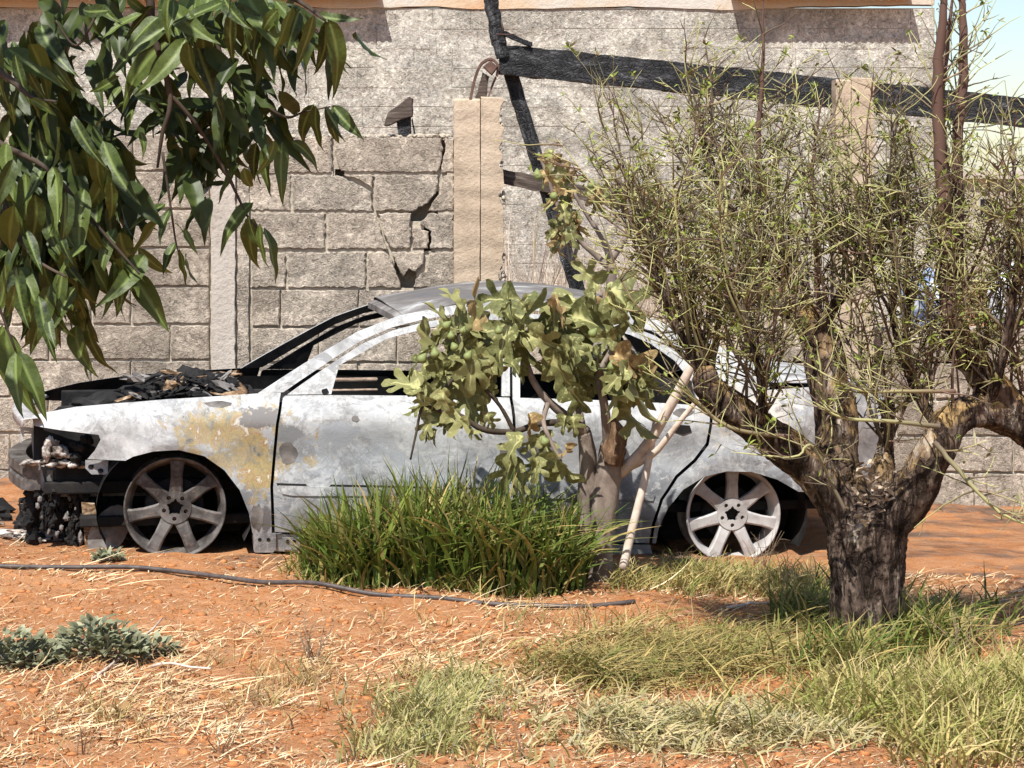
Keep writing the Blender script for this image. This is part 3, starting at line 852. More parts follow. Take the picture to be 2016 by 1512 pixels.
# ------------------------------------------------------------------ the burnt car
YAW = R(10)
CARO = Vector(((345 - CX) * 10.9 / FPX, 10.9, 0.0))
CW = 1.76                                             # width of the body
cu, su = math.cos(YAW), math.sin(YAW)
car = empty('burnt_car', CARO, YAW)
tag(car, 'burnt-out saloon car whitened by fire, standing on bare rims beside the wall', 'car')

def carl(px, py, v):
    """photo pixel -> car frame (u along, w up) on the plane v"""
    dx, dz = (px - CX) / FPX, -(py - HY) / FPX
    Y = (v - su * CARO.x + cu * CARO.y) / (-su * dx + cu)
    X = dx * Y
    return (X - CARO.x) * cu + (Y - CARO.y) * su, CAMH + dz * Y
def wbelt(u): return 0.772 - 0.018 * max(u, 0) + 0.10 * min(u, 0)
WHF, WHR = carl(345, 1003, 0.03), carl(1448, 1016, 0.03)
def body(u, w):
    t = w - wbelt(u)
    v = 0.0
    if t > 0: v = 0.085 + 0.42 * t
    elif t > -0.13: v = 0.085 * ((t + 0.13) / 0.13) ** 2.2
    if t < -0.42: v += 0.055 * ((-0.42 - t) / 0.3) ** 1.6
    v += 0.010 * math.exp(-((t + 0.29) / 0.09) ** 2)
    if u < 0.1: v += 0.24 * ((0.1 - u) / 0.85) ** 2.4
    if u > 2.9: v += 0.15 * ((u - 2.9) / 0.75) ** 2
    for c in (WHF, WHR):
        d = math.hypot(u - c[0], w - c[1])
        if w > c[1] - 0.15: v -= 0.020 * math.exp(-((d - 0.315) / 0.055) ** 2)
    v += 0.012 * mnoise.noise(Vector((u * 3.1, w * 3.6, 1.3))) + 0.006 * mnoise.noise(Vector((u * 6.5, w * 7.0, 2.3))) + 0.0035 * mnoise.noise(Vector((u * 11, w * 12, 4.1)))
    return v
def carpt(px, py, off=0.0):
    v = 0.0
    for _ in range(4):
        u, w = carl(px, py, v + off)
        v = body(u, w)
    return u, w
def fill_grid(loop, step):
    bm = bmesh.new()
    vs = [bm.verts.new((x, 0, z)) for x, z in loop]
    for t in tessellate_polygon([[Vector((x, z, 0)) for x, z in loop]]):
        try: bm.faces.new([vs[i] for i in t])
        except ValueError: pass
    xs = [p[0] for p in loop]; zs = [p[1] for p in loop]
    k = math.ceil(min(xs) / step)
    while k * step < max(xs):
        bmesh.ops.bisect_plane(bm, geom=bm.verts[:] + bm.edges[:] + bm.faces[:], plane_co=(k * step, 0, 0), plane_no=(1, 0, 0)); k += 1
    k = math.ceil(min(zs) / step)
    while k * step < max(zs):
        bmesh.ops.bisect_plane(bm, geom=bm.verts[:] + bm.edges[:] + bm.faces[:], plane_co=(0, 0, k * step), plane_no=(0, 0, 1)); k += 1
    bmesh.ops.remove_doubles(bm, verts=bm.verts[:], dist=1e-5)
    bmesh.ops.dissolve_degenerate(bm, edges=bm.edges[:], dist=1e-5)
    return bm
def sheet(name, loop, vfun, th, parent, mats, step=0.04, far=False):
    """two skins and a rim; loop in (u, w); vfun gives the outer face"""
    bm = fill_grid(loop, step)
    bm.verts.index_update()
    base = [(q.co.x, q.co.z) for q in bm.verts]
    faces = [[x.index for x in q.verts] for q in bm.faces]
    edges = [tuple(x.index for x in e.verts) for e in bm.edges if e.is_boundary]
    bm.free()
    n = len(base)
    v, f, mi = [], [], []
    for k in (0, 1):
        for u, w in base:
            y = vfun(u, w) + (th if k else 0)
            v.append((u, CW - y if far else y, w))
    for q in faces:
        f.append(q); mi.append(0); f.append([i + n for i in reversed(q)]); mi.append(1)
    for a, b in edges: f.append((a, b, b + n, a + n)); mi.append(0)
    me = mesh_np(name, v, f, mats, True, mi)
    bm = bmesh.new(); bm.from_mesh(me)
    bmesh.ops.recalc_face_normals(bm, faces=bm.faces)
    for e in bm.edges:
        if len(e.link_faces) == 2 and e.calc_face_angle(0) > 0.6: e.smooth = False
    bm.to_mesh(me); bm.free()
    return link_mesh(name, me, parent)
def panel(name, px, parent=None, th=0.006, off=0.0, mats=('ash', 'black'), far=False, step=0.04):
    loop = [carpt(x, y, off) for x, y in px]
    return sheet(name, loop, lambda u, w: body(u, w) + off, th, parent or car, [M[m] for m in mats], step, far)

FENDER = [(63, 818), (100, 810), (150, 801), (230, 794), (330, 786), (430, 780), (505, 775), (553, 773), (549, 800), (543, 835), (537, 900), (532, 960), (535, 1050),
          (497, 1050), (490, 1010), (472, 965), (442, 926), (402, 898), (352, 886), (300, 889), (262, 899), (247, 907), (172, 904), (186, 888), (198, 866), (194, 856), (160, 852), (120, 847), (66, 838)]
DOORF = [(541, 1047), (538, 960), (543, 900), (549, 835), (557, 783), (562, 779), (640, 778), (830, 779), (1003, 783), (1009, 900), (1007, 1062)]
DOORR = [(1013, 1062), (1015, 900), (1009, 783), (1240, 790), (1396, 799), (1396, 840), (1390, 872), (1366, 904), (1330, 936), (1300, 982), (1284, 1030), (1278, 1069)]
QUART = [(1402, 799), (1470, 785), (1510, 768), (1600, 762), (1700, 764), (1742, 772), (1752, 830), (1750, 900), (1742, 972), (1640, 972), (1572, 968), (1530, 944), (1480, 929), (1430, 928), (1385, 939), (1345, 964), (1315, 1000), (1297, 1040), (1291, 1070), (1284, 1069),
         (1290, 1032), (1306, 985), (1335, 941), (1371, 909), (1396, 876), (1402, 842)]
RAIL = [(509, 775), (555, 745), (602, 715), (655, 683), (707, 653), (750, 636), (793, 620), (834, 612), (900, 600), (960, 594), (1030, 590), (1130, 596), (1200, 606), (1270, 622), (1330, 643), (1400, 672), (1460, 704), (1510, 744), (1515, 764), (1470, 781), (1403, 795),
        (1398, 770), (1385, 735), (1345, 690), (1290, 655), (1250, 640), (1200, 628), (1130, 617), (1030, 610), (960, 612), (900, 618), (836, 628), (770, 645), (710, 671), (638, 718), (590, 750), (558, 772)]
FRAMEF = [(566, 777), (642, 723), (713, 677), (772, 651), (838, 634), (902, 624), (960, 618), (1004, 616), (1004, 780), (988, 780), (990, 629), (960, 630), (902, 635), (846, 645), (775, 663), (757, 669), (668, 719), (652, 776)]
FRAMER = [(1010, 616), (1130, 623), (1200, 634), (1250, 646), (1290, 661), (1342, 697), (1381, 745), (1393, 796), (1374, 794), (1362, 752), (1328, 710), (1280, 676), (1240, 659), (1195, 647), (1130, 636), (1026, 629), (1024, 784), (1010, 783)]
SILL = [(497, 1054), (540, 1051), (780, 1058), (1010, 1066), (1280, 1073), (1287, 1100), (1010, 1096), (760, 1091), (545, 1085), (500, 1086)]
for far_ in (False, True):
    nm = 'black' if far_ else 'ash'
    fen = panel('front_fender', FENDER, far=far_)
    df = panel('front_door', DOORF, far=far_, step=0.035)
    panel('window_frame', FRAMEF, df, th=0.022, off=0.006, far=far_, step=0.08, mats=('ash', 'black'))
    dr = panel('rear_door', DOORR, far=far_, step=0.035)
    panel('window_frame', FRAMER, dr, th=0.022, off=0.006, far=far_, step=0.08)
    panel('quarter_panel', QUART, far=far_)
    panel('roof_rail', RAIL, th=0.035, far=far_, step=0.07)
    panel('sill', SILL, th=0.05, off=0.012, far=far_, step=0.08, mats=('ash', 'black'))
    panel('gap_backing', [(500, 792), (700, 790), (1396, 806), (1380, 880), (1310, 950), (1280, 1040), (1270, 1070), (500, 1052), (510, 1000), (515, 900)], th=0.004, off=0.05, mats=('black', 'black'), far=far_, step=0.15)  # black backing sheet added so the panel gaps read dark
    if not far_:
        rs = panel('rub_strip', [(548, 956), (1000, 966), (1000, 979), (575, 976), (556, 972)], df, th=0.008, off=-0.006, step=0.1)
        panel('rub_strip', [(1018, 967), (1290, 974), (1286, 986), (1018, 980)], dr, th=0.008, off=-0.006, step=0.1)
        panel('groove', [(544, 951), (1002, 962), (1002, 966), (546, 956)], df, th=0.002, off=-0.0015, mats=('black', 'black'), step=0.2)
        panel('handle_recess', [(889, 829), (895, 824), (918, 823), (926, 829), (924, 838), (893, 838)], df, th=0.006, off=-0.004, mats=('black', 'black'), step=0.2)  # flat black plates stand for the shade inside the handle recesses
        panel('handle_recess', [(1322, 842), (1330, 836), (1358, 838), (1362, 850), (1344, 856), (1326, 850)], dr, th=0.006, off=-0.004, mats=('black', 'black'), step=0.2)
        # dark irregular patches set on the skin
        for k, (sx, sy, rx, ry, mt, par) in enumerate(((568, 893, 19, 24, 'soot', df), (700, 824, 9, 7, 'soot', df), (640, 771, 7, 8, 'black', df), (507, 1018, 14, 30, 'soot', fen), (430, 796, 32, 7, 'soot', fen), (1075, 890, 34, 34, 'soot', dr), (1345, 812, 22, 9, 'soot', dr), (995, 905, 13, 45, 'soot', df))):
            rr = random.Random(k)
            n_ = 14
            pl = [(sx + rx * math.cos(6.283 * i / n_) * rr.uniform(0.7, 1.1), sy + ry * math.sin(6.283 * i / n_) * rr.uniform(0.7, 1.1)) for i in range(n_)]
            panel('dark_patch', pl, par, th=0.002, off=-0.0012, mats=(mt, mt), step=0.1)
        # jacking lugs under the door
        for k, (a, b, c, d) in enumerate(((498, 1049, 543, 1088), (556, 1058, 590, 1082))):
            lug = panel('jack_point', [(a, b), (c, b + 1), (c, d - 6), (c - 6, d), (a + 4, d)], th=0.02, off=0.0, step=0.2)
            for hx in (0.3, 0.68):
                cx_, cy_ = a + (c - a) * hx, b + (d - b) * 0.35
                panel('hole', [(cx_ + 4 * math.cos(t * 0.785), cy_ + 4 * math.sin(t * 0.785)) for t in range(8)], lug, th=0.001, off=-0.0012, mats=('black', 'black'), step=0.3)

# roof and boot lid lofts
def loft(name, edge, crown, bow, mats, th=0.004, nt=16, nu=40, wave=0.004, off=0.0):
    pts = []
    for x, y in edge:
        u, w = carpt(x, y); pts.append((u, body(u, w) + off, w))
    e = np.array(pts)
    s = np.concatenate([[0], np.cumsum(np.hypot(np.diff(e[:, 0]), np.diff(e[:, 2])))]); s /= s[-1]
    si = np.linspace(0, 1, nu)
    E = np.stack([np.interp(si, s, e[:, k]) for k in range(3)], 1)
    v, f = [], []
    for j in range(nt + 1):
        t = j / nt; b = 4 * t * (1 - t)
        for i in range(nu):
            u, vv, w = E[i]
            k = si[i]
            y = vv + (CW - 2 * vv) * t
            ww = w + crown * (b ** 0.6) * (0.75 + 0.25 * math.sin(math.pi * k)) + wave * mnoise.noise(Vector((u * 3, y * 3, 2)))
            v.append((u - bow * b * (1 - k) ** 3 + bow * 0.6 * b * k ** 3, y, ww))
    for j in range(nt):
        for i in range(nu - 1):
            a = j * nu + i
            f.append((a, a + nu, a + nu + 1, a + 1))
    n = len(v)
    v2 = [(a, b, c - th) for a, b, c in v]
    f2 = [tuple(i + n for i in reversed(q)) for q in f]
    rim = []
    for i in range(nu - 1):
        for base in (0, nt * nu): rim.append((base + i, base + i + 1, base + i + 1 + n, base + i + n))
    for j in range(nt):
        for base in (0, nu - 1): rim.append((j * nu + base, (j + 1) * nu + base, (j + 1) * nu + base + n, j * nu + base + n))
    me = mesh_np(name, v + v2, f + f2 + rim, [M[m] for m in mats], True, [0] * len(f) + [1] * len(f2) + [0] * len(rim))
    bm = bmesh.new(); bm.from_mesh(me); bmesh.ops.recalc_face_normals(bm, faces=bm.faces)
    for e_ in bm.edges:
        if len(e_.link_faces) == 2 and e_.calc_face_angle(0) > 0.7: e_.smooth = False
    bm.to_mesh(me); bm.free()
    return link_mesh(name, me, car)
roof = loft('roof', [(793, 619), (834, 611), (900, 599), (960, 593), (1030, 589), (1130, 595), (1200, 605), (1270, 621)], 0.062, 0.05, ('roofskin', 'black'), wave=0.012, off=0.004)
hd = loft('windscreen_header', [(781, 627), (790, 622), (800, 618)], 0.050, 0.05, ('soot', 'black'), th=0.03, nu=4, off=0.02)
hd.parent = roof
loft('boot_lid', [(1512, 752), (1600, 752), (1690, 756), (1738, 768)], 0.03, -0.02, ('ash', 'black'))
# tail panel, floor, firewall, wells: black shells
def cbox(name, u0, u1, v0, v1, w0, w1, mat, parent=None, jitter=0.0):
    mb = MB(); mb.box((u0, v0, w0), (u1, v1, w1))
    o = mb.build(name, [M[mat]], parent or car, False)
    bv = o.modifiers.new('edge', 'BEVEL'); bv.width = 0.008; bv.segments = 2
    return o
UE = carpt(1745, 850)[0]
tail = sheet('tail_panel', [(0.16, 0.22), (CW - 0.16, 0.22), (CW - 0.14, 0.55), (CW - 0.2, 0.74), (0.2, 0.74), (0.14, 0.55)], lambda a, b: 0.0, 0.01, car, [M['ash'], M['black']], 0.2)
for q in tail.data.vertices: q.co = Vector((UE - 0.02 + q.co.y + 0.03 * math.sin(math.pi * q.co.x / CW), q.co.x, q.co.z))
cbox('rear_bumper_beam', UE - 0.10, UE + 0.03, 0.18, CW - 0.18, 0.20, 0.33, 'soot')
cbox('floor_pan', -0.45, UE - 0.15, 0.16, CW - 0.16, 0.15, 0.20, 'black')
u_fw = carl(520, 770, 0.2)[0]
cbox('firewall', u_fw - 0.02, u_fw + 0.02, 0.12, CW - 0.12, 0.18, 0.70, 'black')
dash = cbox('dashboard_frame', u_fw + 0.03, u_fw + 0.22, 0.18, CW - 0.18, 0.55, 0.68, 'black')
mb = MB(); mb.tube([(u_fw + 0.24 + 0.05 * math.sin(a), 0.46 + 0.17 * math.cos(a), 0.67 + 0.15 * math.sin(a)) for a in np.linspace(0, 6.283, 25)], 0.009, 6); mb.build('steering_wheel', [M['black']], car)
u1_ = u_fw + 1.28
for v0 in (0.28, 1.0):
    mb = MB()
    mb.tube([(u1_ - 0.05, v0, 0.25), (u1_ + 0.12, v0 + 0.02, 0.66), (u1_ + 0.14, v0 + 0.20, 0.72), (u1_ + 0.12, v0 + 0.42, 0.66), (u1_ - 0.05, v0 + 0.44, 0.25)], 0.016, 6)
    for k in range(4): mb.tube([(u1_ + 0.02 + k * 0.03, v0, 0.36 + k * 0.09), (u1_ + 0.02 + k * 0.03, v0 + 0.43, 0.36 + k * 0.09)], 0.006, 5)
    mb.tube([(u1_ - 0.5, v0, 0.3), (u1_ - 0.5, v0 + 0.44, 0.3)], 0.014, 6)
    for s_ in (0.02, 0.42): mb.tube([(u1_ - 0.5, v0 + s_, 0.3), (u1_ - 0.02, v0 + s_, 0.28)], 0.012, 6)
    mb.build('seat_frame', [M['black']], car)
cbox('rear_seat_back', u1_ + 0.92, u1_ + 0.97, 0.22, CW - 0.22, 0.25, 0.70, 'black')
cbox('parcel_shelf', u1_ + 0.95, u1_ + 1.35, 0.22, CW - 0.22, 0.69, 0.71, 'black')
# tan strips of the far door seen through the window
for (y0, y1) in ((743, 752), (765, 771)):
    a = carl(654, y1, CW - 0.16); b = carl(744, y0, CW - 0.16)
    o = cbox('far_door_strip', a[0], b[0], CW - 0.165, CW - 0.145, a[1], b[1], 'tan')
# wheel wells
for (c, far_) in ((WHF, 0), (WHR, 0), (WHF, 1), (WHR, 1)):
    v, f = [], []
    n = 22
    for i in range(n + 1):
        a = math.pi * (-0.16 + 1.32 * i / n)
        for y in (0.03, 0.36):
            y2 = CW - y if far_ else y
            v.append((c[0] + 0.375 * math.cos(a), y2, c[1] + 0.335 * math.sin(a)))
    for i in range(n): f.append((2 * i, 2 * i + 1, 2 * i + 3, 2 * i + 2))
    f.append(tuple(2 * i + 1 for i in range(n + 1)))
    link_mesh('wheel_well', mesh_np('wheel_well', v, f, M['black'], False), car)

# wheels: bare seven-spoke rims
RW = 0.2455
def make_wheel(name, mat, label):
    w = bpy.data.objects.new(name, None); COL.objects.link(w); w.parent = car
    w['label'] = label
    prof = [(RW - 0.014, 0.012), (RW - 0.006, 0.0), (RW, 0.002), (RW, 0.012), (RW - 0.012, 0.018), (RW - 0.016, 0.05), (RW - 0.030, 0.075), (RW - 0.024, 0.16), (RW - 0.010, 0.18), (RW, 0.186), (RW, 0.196), (RW - 0.012, 0.197),
            (RW - 0.022, 0.18), (RW - 0.036, 0.15), (RW - 0.040, 0.08), (RW - 0.026, 0.05), (RW - 0.022, 0.022), (RW - 0.014, 0.012)]
    v, f = lathe_geo(prof, 64)
    v = [Vector(q) for q in v]
    for q in v:                                       # a bent, chewed flange
        a = math.atan2(q.z, q.x)
        k = 1 + 0.006 * mnoise.noise(Vector((math.cos(a) * 2, math.sin(a) * 2, 7 if name else 0)))
        q.x *= k; q.z *= k
    mb = MB(); mb.add(v, f); mb.build('rim', [M[mat]], w)
    for s in range(7):
        a = math.pi / 2 + s * 2 * math.pi / 7
        ca, sa = math.cos(a), math.sin(a)
        st = [(0.060, 0.036, 0.030), (0.10, 0.031, 0.022), (0.15, 0.028, 0.016), (0.20, 0.031, 0.014), (0.226, 0.038, 0.016)]
        v, f = [], []
        for (r, hw, y) in st:
            for (sx, yy) in ((-1, y + 0.006), (-0.72, y), (0.72, y), (1, y + 0.006), (0.85, y + 0.05), (-0.85, y + 0.05)):
                x = sx * hw
                v.append((ca * r - sa * x, yy, sa * r + ca * x))
        for i in range(len(st) - 1):
            for k in range(6): f.append((i * 6 + k, i * 6 + (k + 1) % 6, i * 6 + 6 + (k + 1) % 6, i * 6 + 6 + k))
        me = mesh_np('spoke', v, f, M[mat], False)
        bm = bmesh.new(); bm.from_mesh(me); bmesh.ops.recalc_face_normals(bm, faces=bm.faces); bm.to_mesh(me); bm.free()
        link_mesh('spoke', me, w)
    # hub plate with lobed bore and lug holes
    circ = lambda cx_, cz, r, n, ph=0: [Vector((cx_ + r * math.cos(ph + 6.2832 * i / n), cz + r * math.sin(ph + 6.2832 * i / n), 0)) for i in range(n)]
    outer = circ(0, 0, 0.079, 42)
    bore = [Vector(((0.031 + 0.012 * max(0, math.cos(5 * t)) ** 2) * math.cos(t + 0.31), (0.031 + 0.012 * max(0, math.cos(5 * t)) ** 2) * math.sin(t + 0.31), 0)) for t in [6.2832 * i / 40 for i in range(40)]]
    holes = [circ(0.055 * math.cos(0.94 + k * 1.2566), 0.055 * math.sin(0.94 + k * 1.2566), 0.0105, 12) for k in range(5)]
    loops = [outer, bore] + holes
    flat = [p for l in loops for p in l]
    tri = tessellate_polygon(loops)
    n = len(flat)
    v = [(p.x, 0.021, p.y) for p in flat] + [(p.x, 0.055, p.y) for p in flat]
    f = [tuple(t) for t in tri]
    b = 0
    for l in loops:
        for i in range(len(l)): f.append((b + i, b + (i + 1) % len(l), b + n + (i + 1) % len(l), b + n + i))
        b += len(l)
    me = mesh_np('hub', v, f, M[mat], False)
    bm = bmesh.new(); bm.from_mesh(me); bmesh.ops.recalc_face_normals(bm, faces=bm.faces); bm.to_mesh(me); bm.free()
    hub = link_mesh('hub', me, w)
    for k in range(5):
        x, z = 0.055 * math.cos(0.94 + k * 1.2566), 0.055 * math.sin(0.94 + k * 1.2566)
        v, f = lathe_geo([(0.0, 0.034), (0.006, 0.034), (0.0075, 0.037), (0.0075, 0.06)], 8)
        mb = MB(); mb.add([(q[0] + x, q[1], q[2] + z) for q in v], f); mb.build('lug_bolt', [M['rust']], w, False)
    v, f = lathe_geo([(0.0, 0.060), (0.060, 0.060), (0.064, 0.075), (0.064, 0.088), (0.136, 0.088), (0.138, 0.105), (0.05, 0.11), (0.05, 0.19), (0.0, 0.19)], 36)
    mb = MB(); mb.add(v, f); mb.build('brake_disc', [M['black']], w, False)
    mb = MB(); v, f = lump_geo((-0.10, 0.10, 0.02), (0.045, 0.035, 0.085), 3, 2, 0.25); mb.add(v, f); mb.build('brake_caliper', [M['black']], w)
    return w
def copy_tree(o, parent):
    c = o.copy(); COL.objects.link(c); c.parent = parent
    for q in [k for k in bpy.data.objects if k.parent == o and k != c]:
        copy_tree(q, c)
    return c
wf = make_wheel('wheel', 'alloy', 'sooty front rim without tyre')
wf.location = (WHF[0], 0.075, WHF[1])
wf.rotation_euler = (0, R(3), R(-2))
wr = make_wheel('wheel', 'alloy2', 'pale rear rim without tyre')
wr.location = (WHR[0], 0.065, WHR[1])
for (src, c, rz) in ((wf, WHF, 168), (wr, WHR, 180)):
    q = copy_tree(src, car); q.location = (c[0] + (-0.03 if rz != 180 else 0), CW - 0.05, c[1]); q.rotation_euler = (0, 0, R(rz))
    q['label'] = 'far-side rim without tyre'

# front end: beam, radiator support, lamp pocket, engine bay
u0, wz = carl(44, 940, 0.27)
mb = MB()
v, f = [], []
nb = 14
hb = 0.062
for i in range(nb + 1):
    t = i / nb; y = 0.27 + (CW - 0.54) * t
    fwd = -0.09 * math.sin(math.pi * t)
    for (du, dw) in ((0, -hb), (0.0, -hb * 0.25), (0.012, 0), (0.0, hb * 0.25), (0, hb), (0.085, hb), (0.085, -hb)):
        v.append((u0 + du + fwd, y, wz + dw))
for i in range(nb):
    for k in range(7): f.append((i * 7 + k, i * 7 + (k + 1) % 7, i * 7 + 7 + (k + 1) % 7, i * 7 + 7 + k))
f += [tuple(range(7)), tuple(nb * 7 + k for k in range(7))]
mb.add(v, f)
bb = mb.build('bumper_beam', [M['alloy']], car, False)
def flat(name, px, v, th, mat, parent=None, step=0.3):
    loop = [carl(x, y, v) for x, y in px]
    return sheet(name, loop, lambda a, b: v + 0.003 * mnoise.noise(Vector((a * 20, b * 20, v))), th, parent or car, [M[mat], M[mat]], step)
flat('chassis_rail', [(58, 921), (300, 930), (300, 976), (116, 978), (60, 966)], 0.34, 0.07, 'soot')
flat('beam_bracket', [(52, 917), (80, 917), (92, 965), (54, 966)], 0.30, 0.05, 'alloy2')
flat('beam_bracket', [(92, 926), (104, 926), (104, 974), (92, 974)], 0.31, 0.03, 'alloy')
flat('rail_gusset', [(117, 930), (130, 930), (130, 977), (117, 977)], 0.325, 0.03, 'soot')
flat('fender_bracket', [(168, 906), (213, 907), (212, 934), (180, 934), (168, 922)], 0.11, 0.006, 'ash')
for (a, b) in ((179, 919), (198, 927)): flat('hole', [(a + 6 * math.cos(t * 0.785), b + 5 * math.sin(t * 0.785)) for t in range(8)], 0.107, 0.001, 'black')
flat('radiator_support', [(40, 840), (67, 843), (66, 910), (40, 902), (41, 880), (60, 884), (60, 868), (47, 864), (47, 858), (61, 856), (61, 850), (47, 848), (47, 872), (41, 874)], 0.36, 0.012, 'ash')
flat('radiator_support', [(66, 842), (81, 843), (80, 898), (66, 896)], 0.33, 0.02, 'soot')
us, ws = carl(44, 818, 0.25)
v, f = [], []
nb = 14
for i in range(nb + 1):
    t = i / nb; y = 0.17 + (CW - 0.34) * t
    fw = -0.07 * math.sin(math.pi * t)
    for (du, dw) in ((0.0, -0.05), (0.006, -0.025), (0.0, -0.012), (0.03, -0.006), (0.09, -0.01), (0.10, -0.03)):
        v.append((us + du + fw, y, ws + dw + 0.02 * mnoise.noise(Vector((t * 9, du * 30, 1)))))
for i in range(nb):
    for k in range(5): f.append((i * 6 + k, i * 6 + k + 1, i * 6 + 7 + k, i * 6 + 6 + k))
slam = link_mesh('slam_panel', mesh_np('slam_panel', v, f, M['alloy2'], True), car)
md = slam.modifiers.new('thickness', 'SOLIDIFY'); md.thickness = 0.006
# black bay behind the lamp and grille
ub = carl(110, 900, 0.4)[0]
cbox('engine_bay_floor', us + 0.10, u_fw, 0.25, CW - 0.2, 0.30, 0.36, 'black')
cbox('inner_apron', us + 0.16, u_fw, 0.30, 0.34, 0.32, 0.655, 'black')
cbox('inner_apron', us + 0.16, u_fw, CW - 0.34, CW - 0.30, 0.32, 0.70, 'black')
cbox('radiator', us + 0.10, us + 0.16, 0.42, CW - 0.42, 0.32, 0.60, 'black')
mb = MB()
for k, (x, y, vv, rx, rz_, ry) in enumerate(((330, 762, 0.75, 0.17, 0.075, 0.25), (290, 775, 0.55, 0.12, 0.05, 0.2), (390, 752, 0.85, 0.12, 0.085, 0.25), (430, 760, 0.6, 0.13, 0.07, 0.2), (220, 790, 0.8, 0.2, 0.06, 0.3), (370, 770, 0.42, 0.10, 0.045, 0.1))):
    u, w = carl(x, y, vv)
    a, b = lump_geo((u, vv, w - 0.03), (rx, ry, rz_), k + 3, 4, 0.7, 2.6)
    mb.add(a, b)
eng = mb.build('engine', [M['black']], car, True)
rg4 = random.Random(12)
for mt, cnt in (('black', 70), ('soot', 34), ('brown', 14)):
    mb = MB()
    for k in range(cnt):
        x = rg4.uniform(255, 452); y = rg4.uniform(738, 784 - (x - 255) * 0.02)
        vv = rg4.uniform(0.3, 0.95); u, w = carl(x, y, vv)
        s = rg4.uniform(0.006, 0.034)
        a, b = lump_geo((u, vv, w), (s * rg4.uniform(1, 2.6), s, s * rg4.uniform(0.25, 0.8)), k, 2, 0.9, 2.0)
        an = rg4.uniform(-0.7, 0.7); c_, s_ = math.cos(an), math.sin(an)
        a = [(u + (q.x - u) * c_ - (q.z - w) * s_, q.y, w + (q.x - u) * s_ + (q.z - w) * c_) for q in a]
        mb.add(a, b)
    o = mb.build('burnt_flakes', [M[mt]], eng, False); o['kind'] = 'stuff'
def curved(name, rows_, mat, parent=None, th=0.006):
    """surface through rows of (px, py, v)"""
    v, f = [], []
    m = len(rows_[0])
    for r_ in rows_:
        for (x, y, vv) in r_:
            u, w = carl(x, y, vv); v.append((u, vv, w))
    for i in range(len(rows_) - 1):
        for k in range(m - 1): f.append((i * m + k, i * m + k + 1, i * m + m + k + 1, i * m + m + k))
    o = link_mesh(name, mesh_np(name, v, f, M[mat], True), parent or car)
    s_ = o.modifiers.new('smooth', 'SUBSURF'); s_.levels = 2; s_.render_levels = 2
    md = o.modifiers.new('thickness', 'SOLIDIFY'); md.thickness = th
    return o
curved('cowl', [[(400, 742, 0.9), (404, 758, 0.7), (410, 776, 0.35)], [(428, 728, 0.9), (440, 745, 0.7), (455, 778, 0.3)], [(452, 734, 0.95), (474, 752, 0.7), (498, 778, 0.25)]], 'brown')
# lamp pocket, melted lamp
flat('lamp_pocket', [(66, 838), (196, 852), (200, 905), (170, 915), (66, 905)], 0.30, 0.01, 'black')
lamp = MB()
for k, (x, y, rx, ry, rz_) in enumerate(((97, 872, 0.022, 0.03, 0.03), (92, 890, 0.02, 0.03, 0.05), (118, 890, 0.045, 0.04, 0.032), (108, 872, 0.02, 0.02, 0.014), (136, 897, 0.022, 0.02, 0.012))):
    u, w = carl(x, y, 0.24); a, b = lump_geo((u, 0.24, w), (rx, ry, rz_), k + 20, 3, 0.6, 2.0); lamp.add(a, b)
lampo = lamp.build('headlight', [M['whiteash']], car)
mb = MB()
for k, (x, y, r_) in enumerate(((158, 880, 0.035), (170, 865, 0.03), (145, 875, 0.02), (150, 900, 0.03))):
    u, w = carl(x, y, 0.22); a, b = lump_geo((u, 0.22, w), (r_, r_, r_ * 0.8), k + 30, 3, 0.6, 2.4); mb.add(a, b)
mb.build('lamp_bowl', [M['black']], lampo)
mb = MB()
for k in range(26):
    x = rg4.uniform(42, 168); y = 908 + rg4.uniform(-4, 5) + (x - 42) * 0.05
    u, w = carl(x, y, 0.27); s = rg4.uniform(0.012, 0.026)
    a, b = lump_geo((u, rg4.uniform(0.22, 0.3), w), (s * 1.5, s, s * 0.55), k, 2, 0.7, 2.0); mb.add(a, b)
o = mb.build('ash_crust', [M['whiteash']], bb); o['kind'] = 'stuff'
# melted hanging remains under the nose
mb = MB()
for k in range(26):
    x = rg4.uniform(56, 205); vv = rg4.uniform(0.26, 0.9)
    y = rg4.uniform(962, 978); end = rg4.uniform(1000, 1092); r_ = rg4.uniform(0.016, 0.05)
    while y < end:
        u, w = carl(x, y, vv)
        a, b = lump_geo((u, vv, w), (r_ * rg4.uniform(0.5, 1.1), r_ * rg4.uniform(0.5, 1.1), r_ * rg4.uniform(0.7, 1.5)), k * 7 + int(y), 2, 0.8, 2.2); mb.add(a, b)
        y += r_ * FPX / 11 * 1.1; x += rg4.uniform(-9, 9); r_ = max(0.013, r_ * rg4.uniform(0.75, 1.12))
for k in range(16):
    x = rg4.uniform(60, 205); vv = rg4.uniform(0.24, 0.6); a = carl(x, 960, vv); b = carl(x + rg4.uniform(-40, 40), rg4.uniform(1000, 1085), vv)
    mb.tube([(a[0], vv, a[1]), ((a[0] + b[0]) / 2 + rg4.uniform(-.05, .05), vv, (a[1] + b[1]) / 2), (b[0], vv, b[1])], rg4.uniform(0.002, 0.005), 5)
mb.build('melted_underside', [M['black']], car, False)['kind'] = 'stuff'
mb = MB()
for k in range(40):
    x, y = rg4.uniform(60, 200), rg4.uniform(970, 1075); vv = rg4.uniform(0.2, 0.5); u, w = carl(x, y, vv); r_ = rg4.uniform(0.005, 0.014)
    a, b = lump_geo((u, vv, w), (r_, r_, r_ * 1.6), k, 1, 0.8, 2.0); mb.add(a, b)
o = mb.build('ash_flecks', [M['soot']], car, False); o['kind'] = 'stuff'
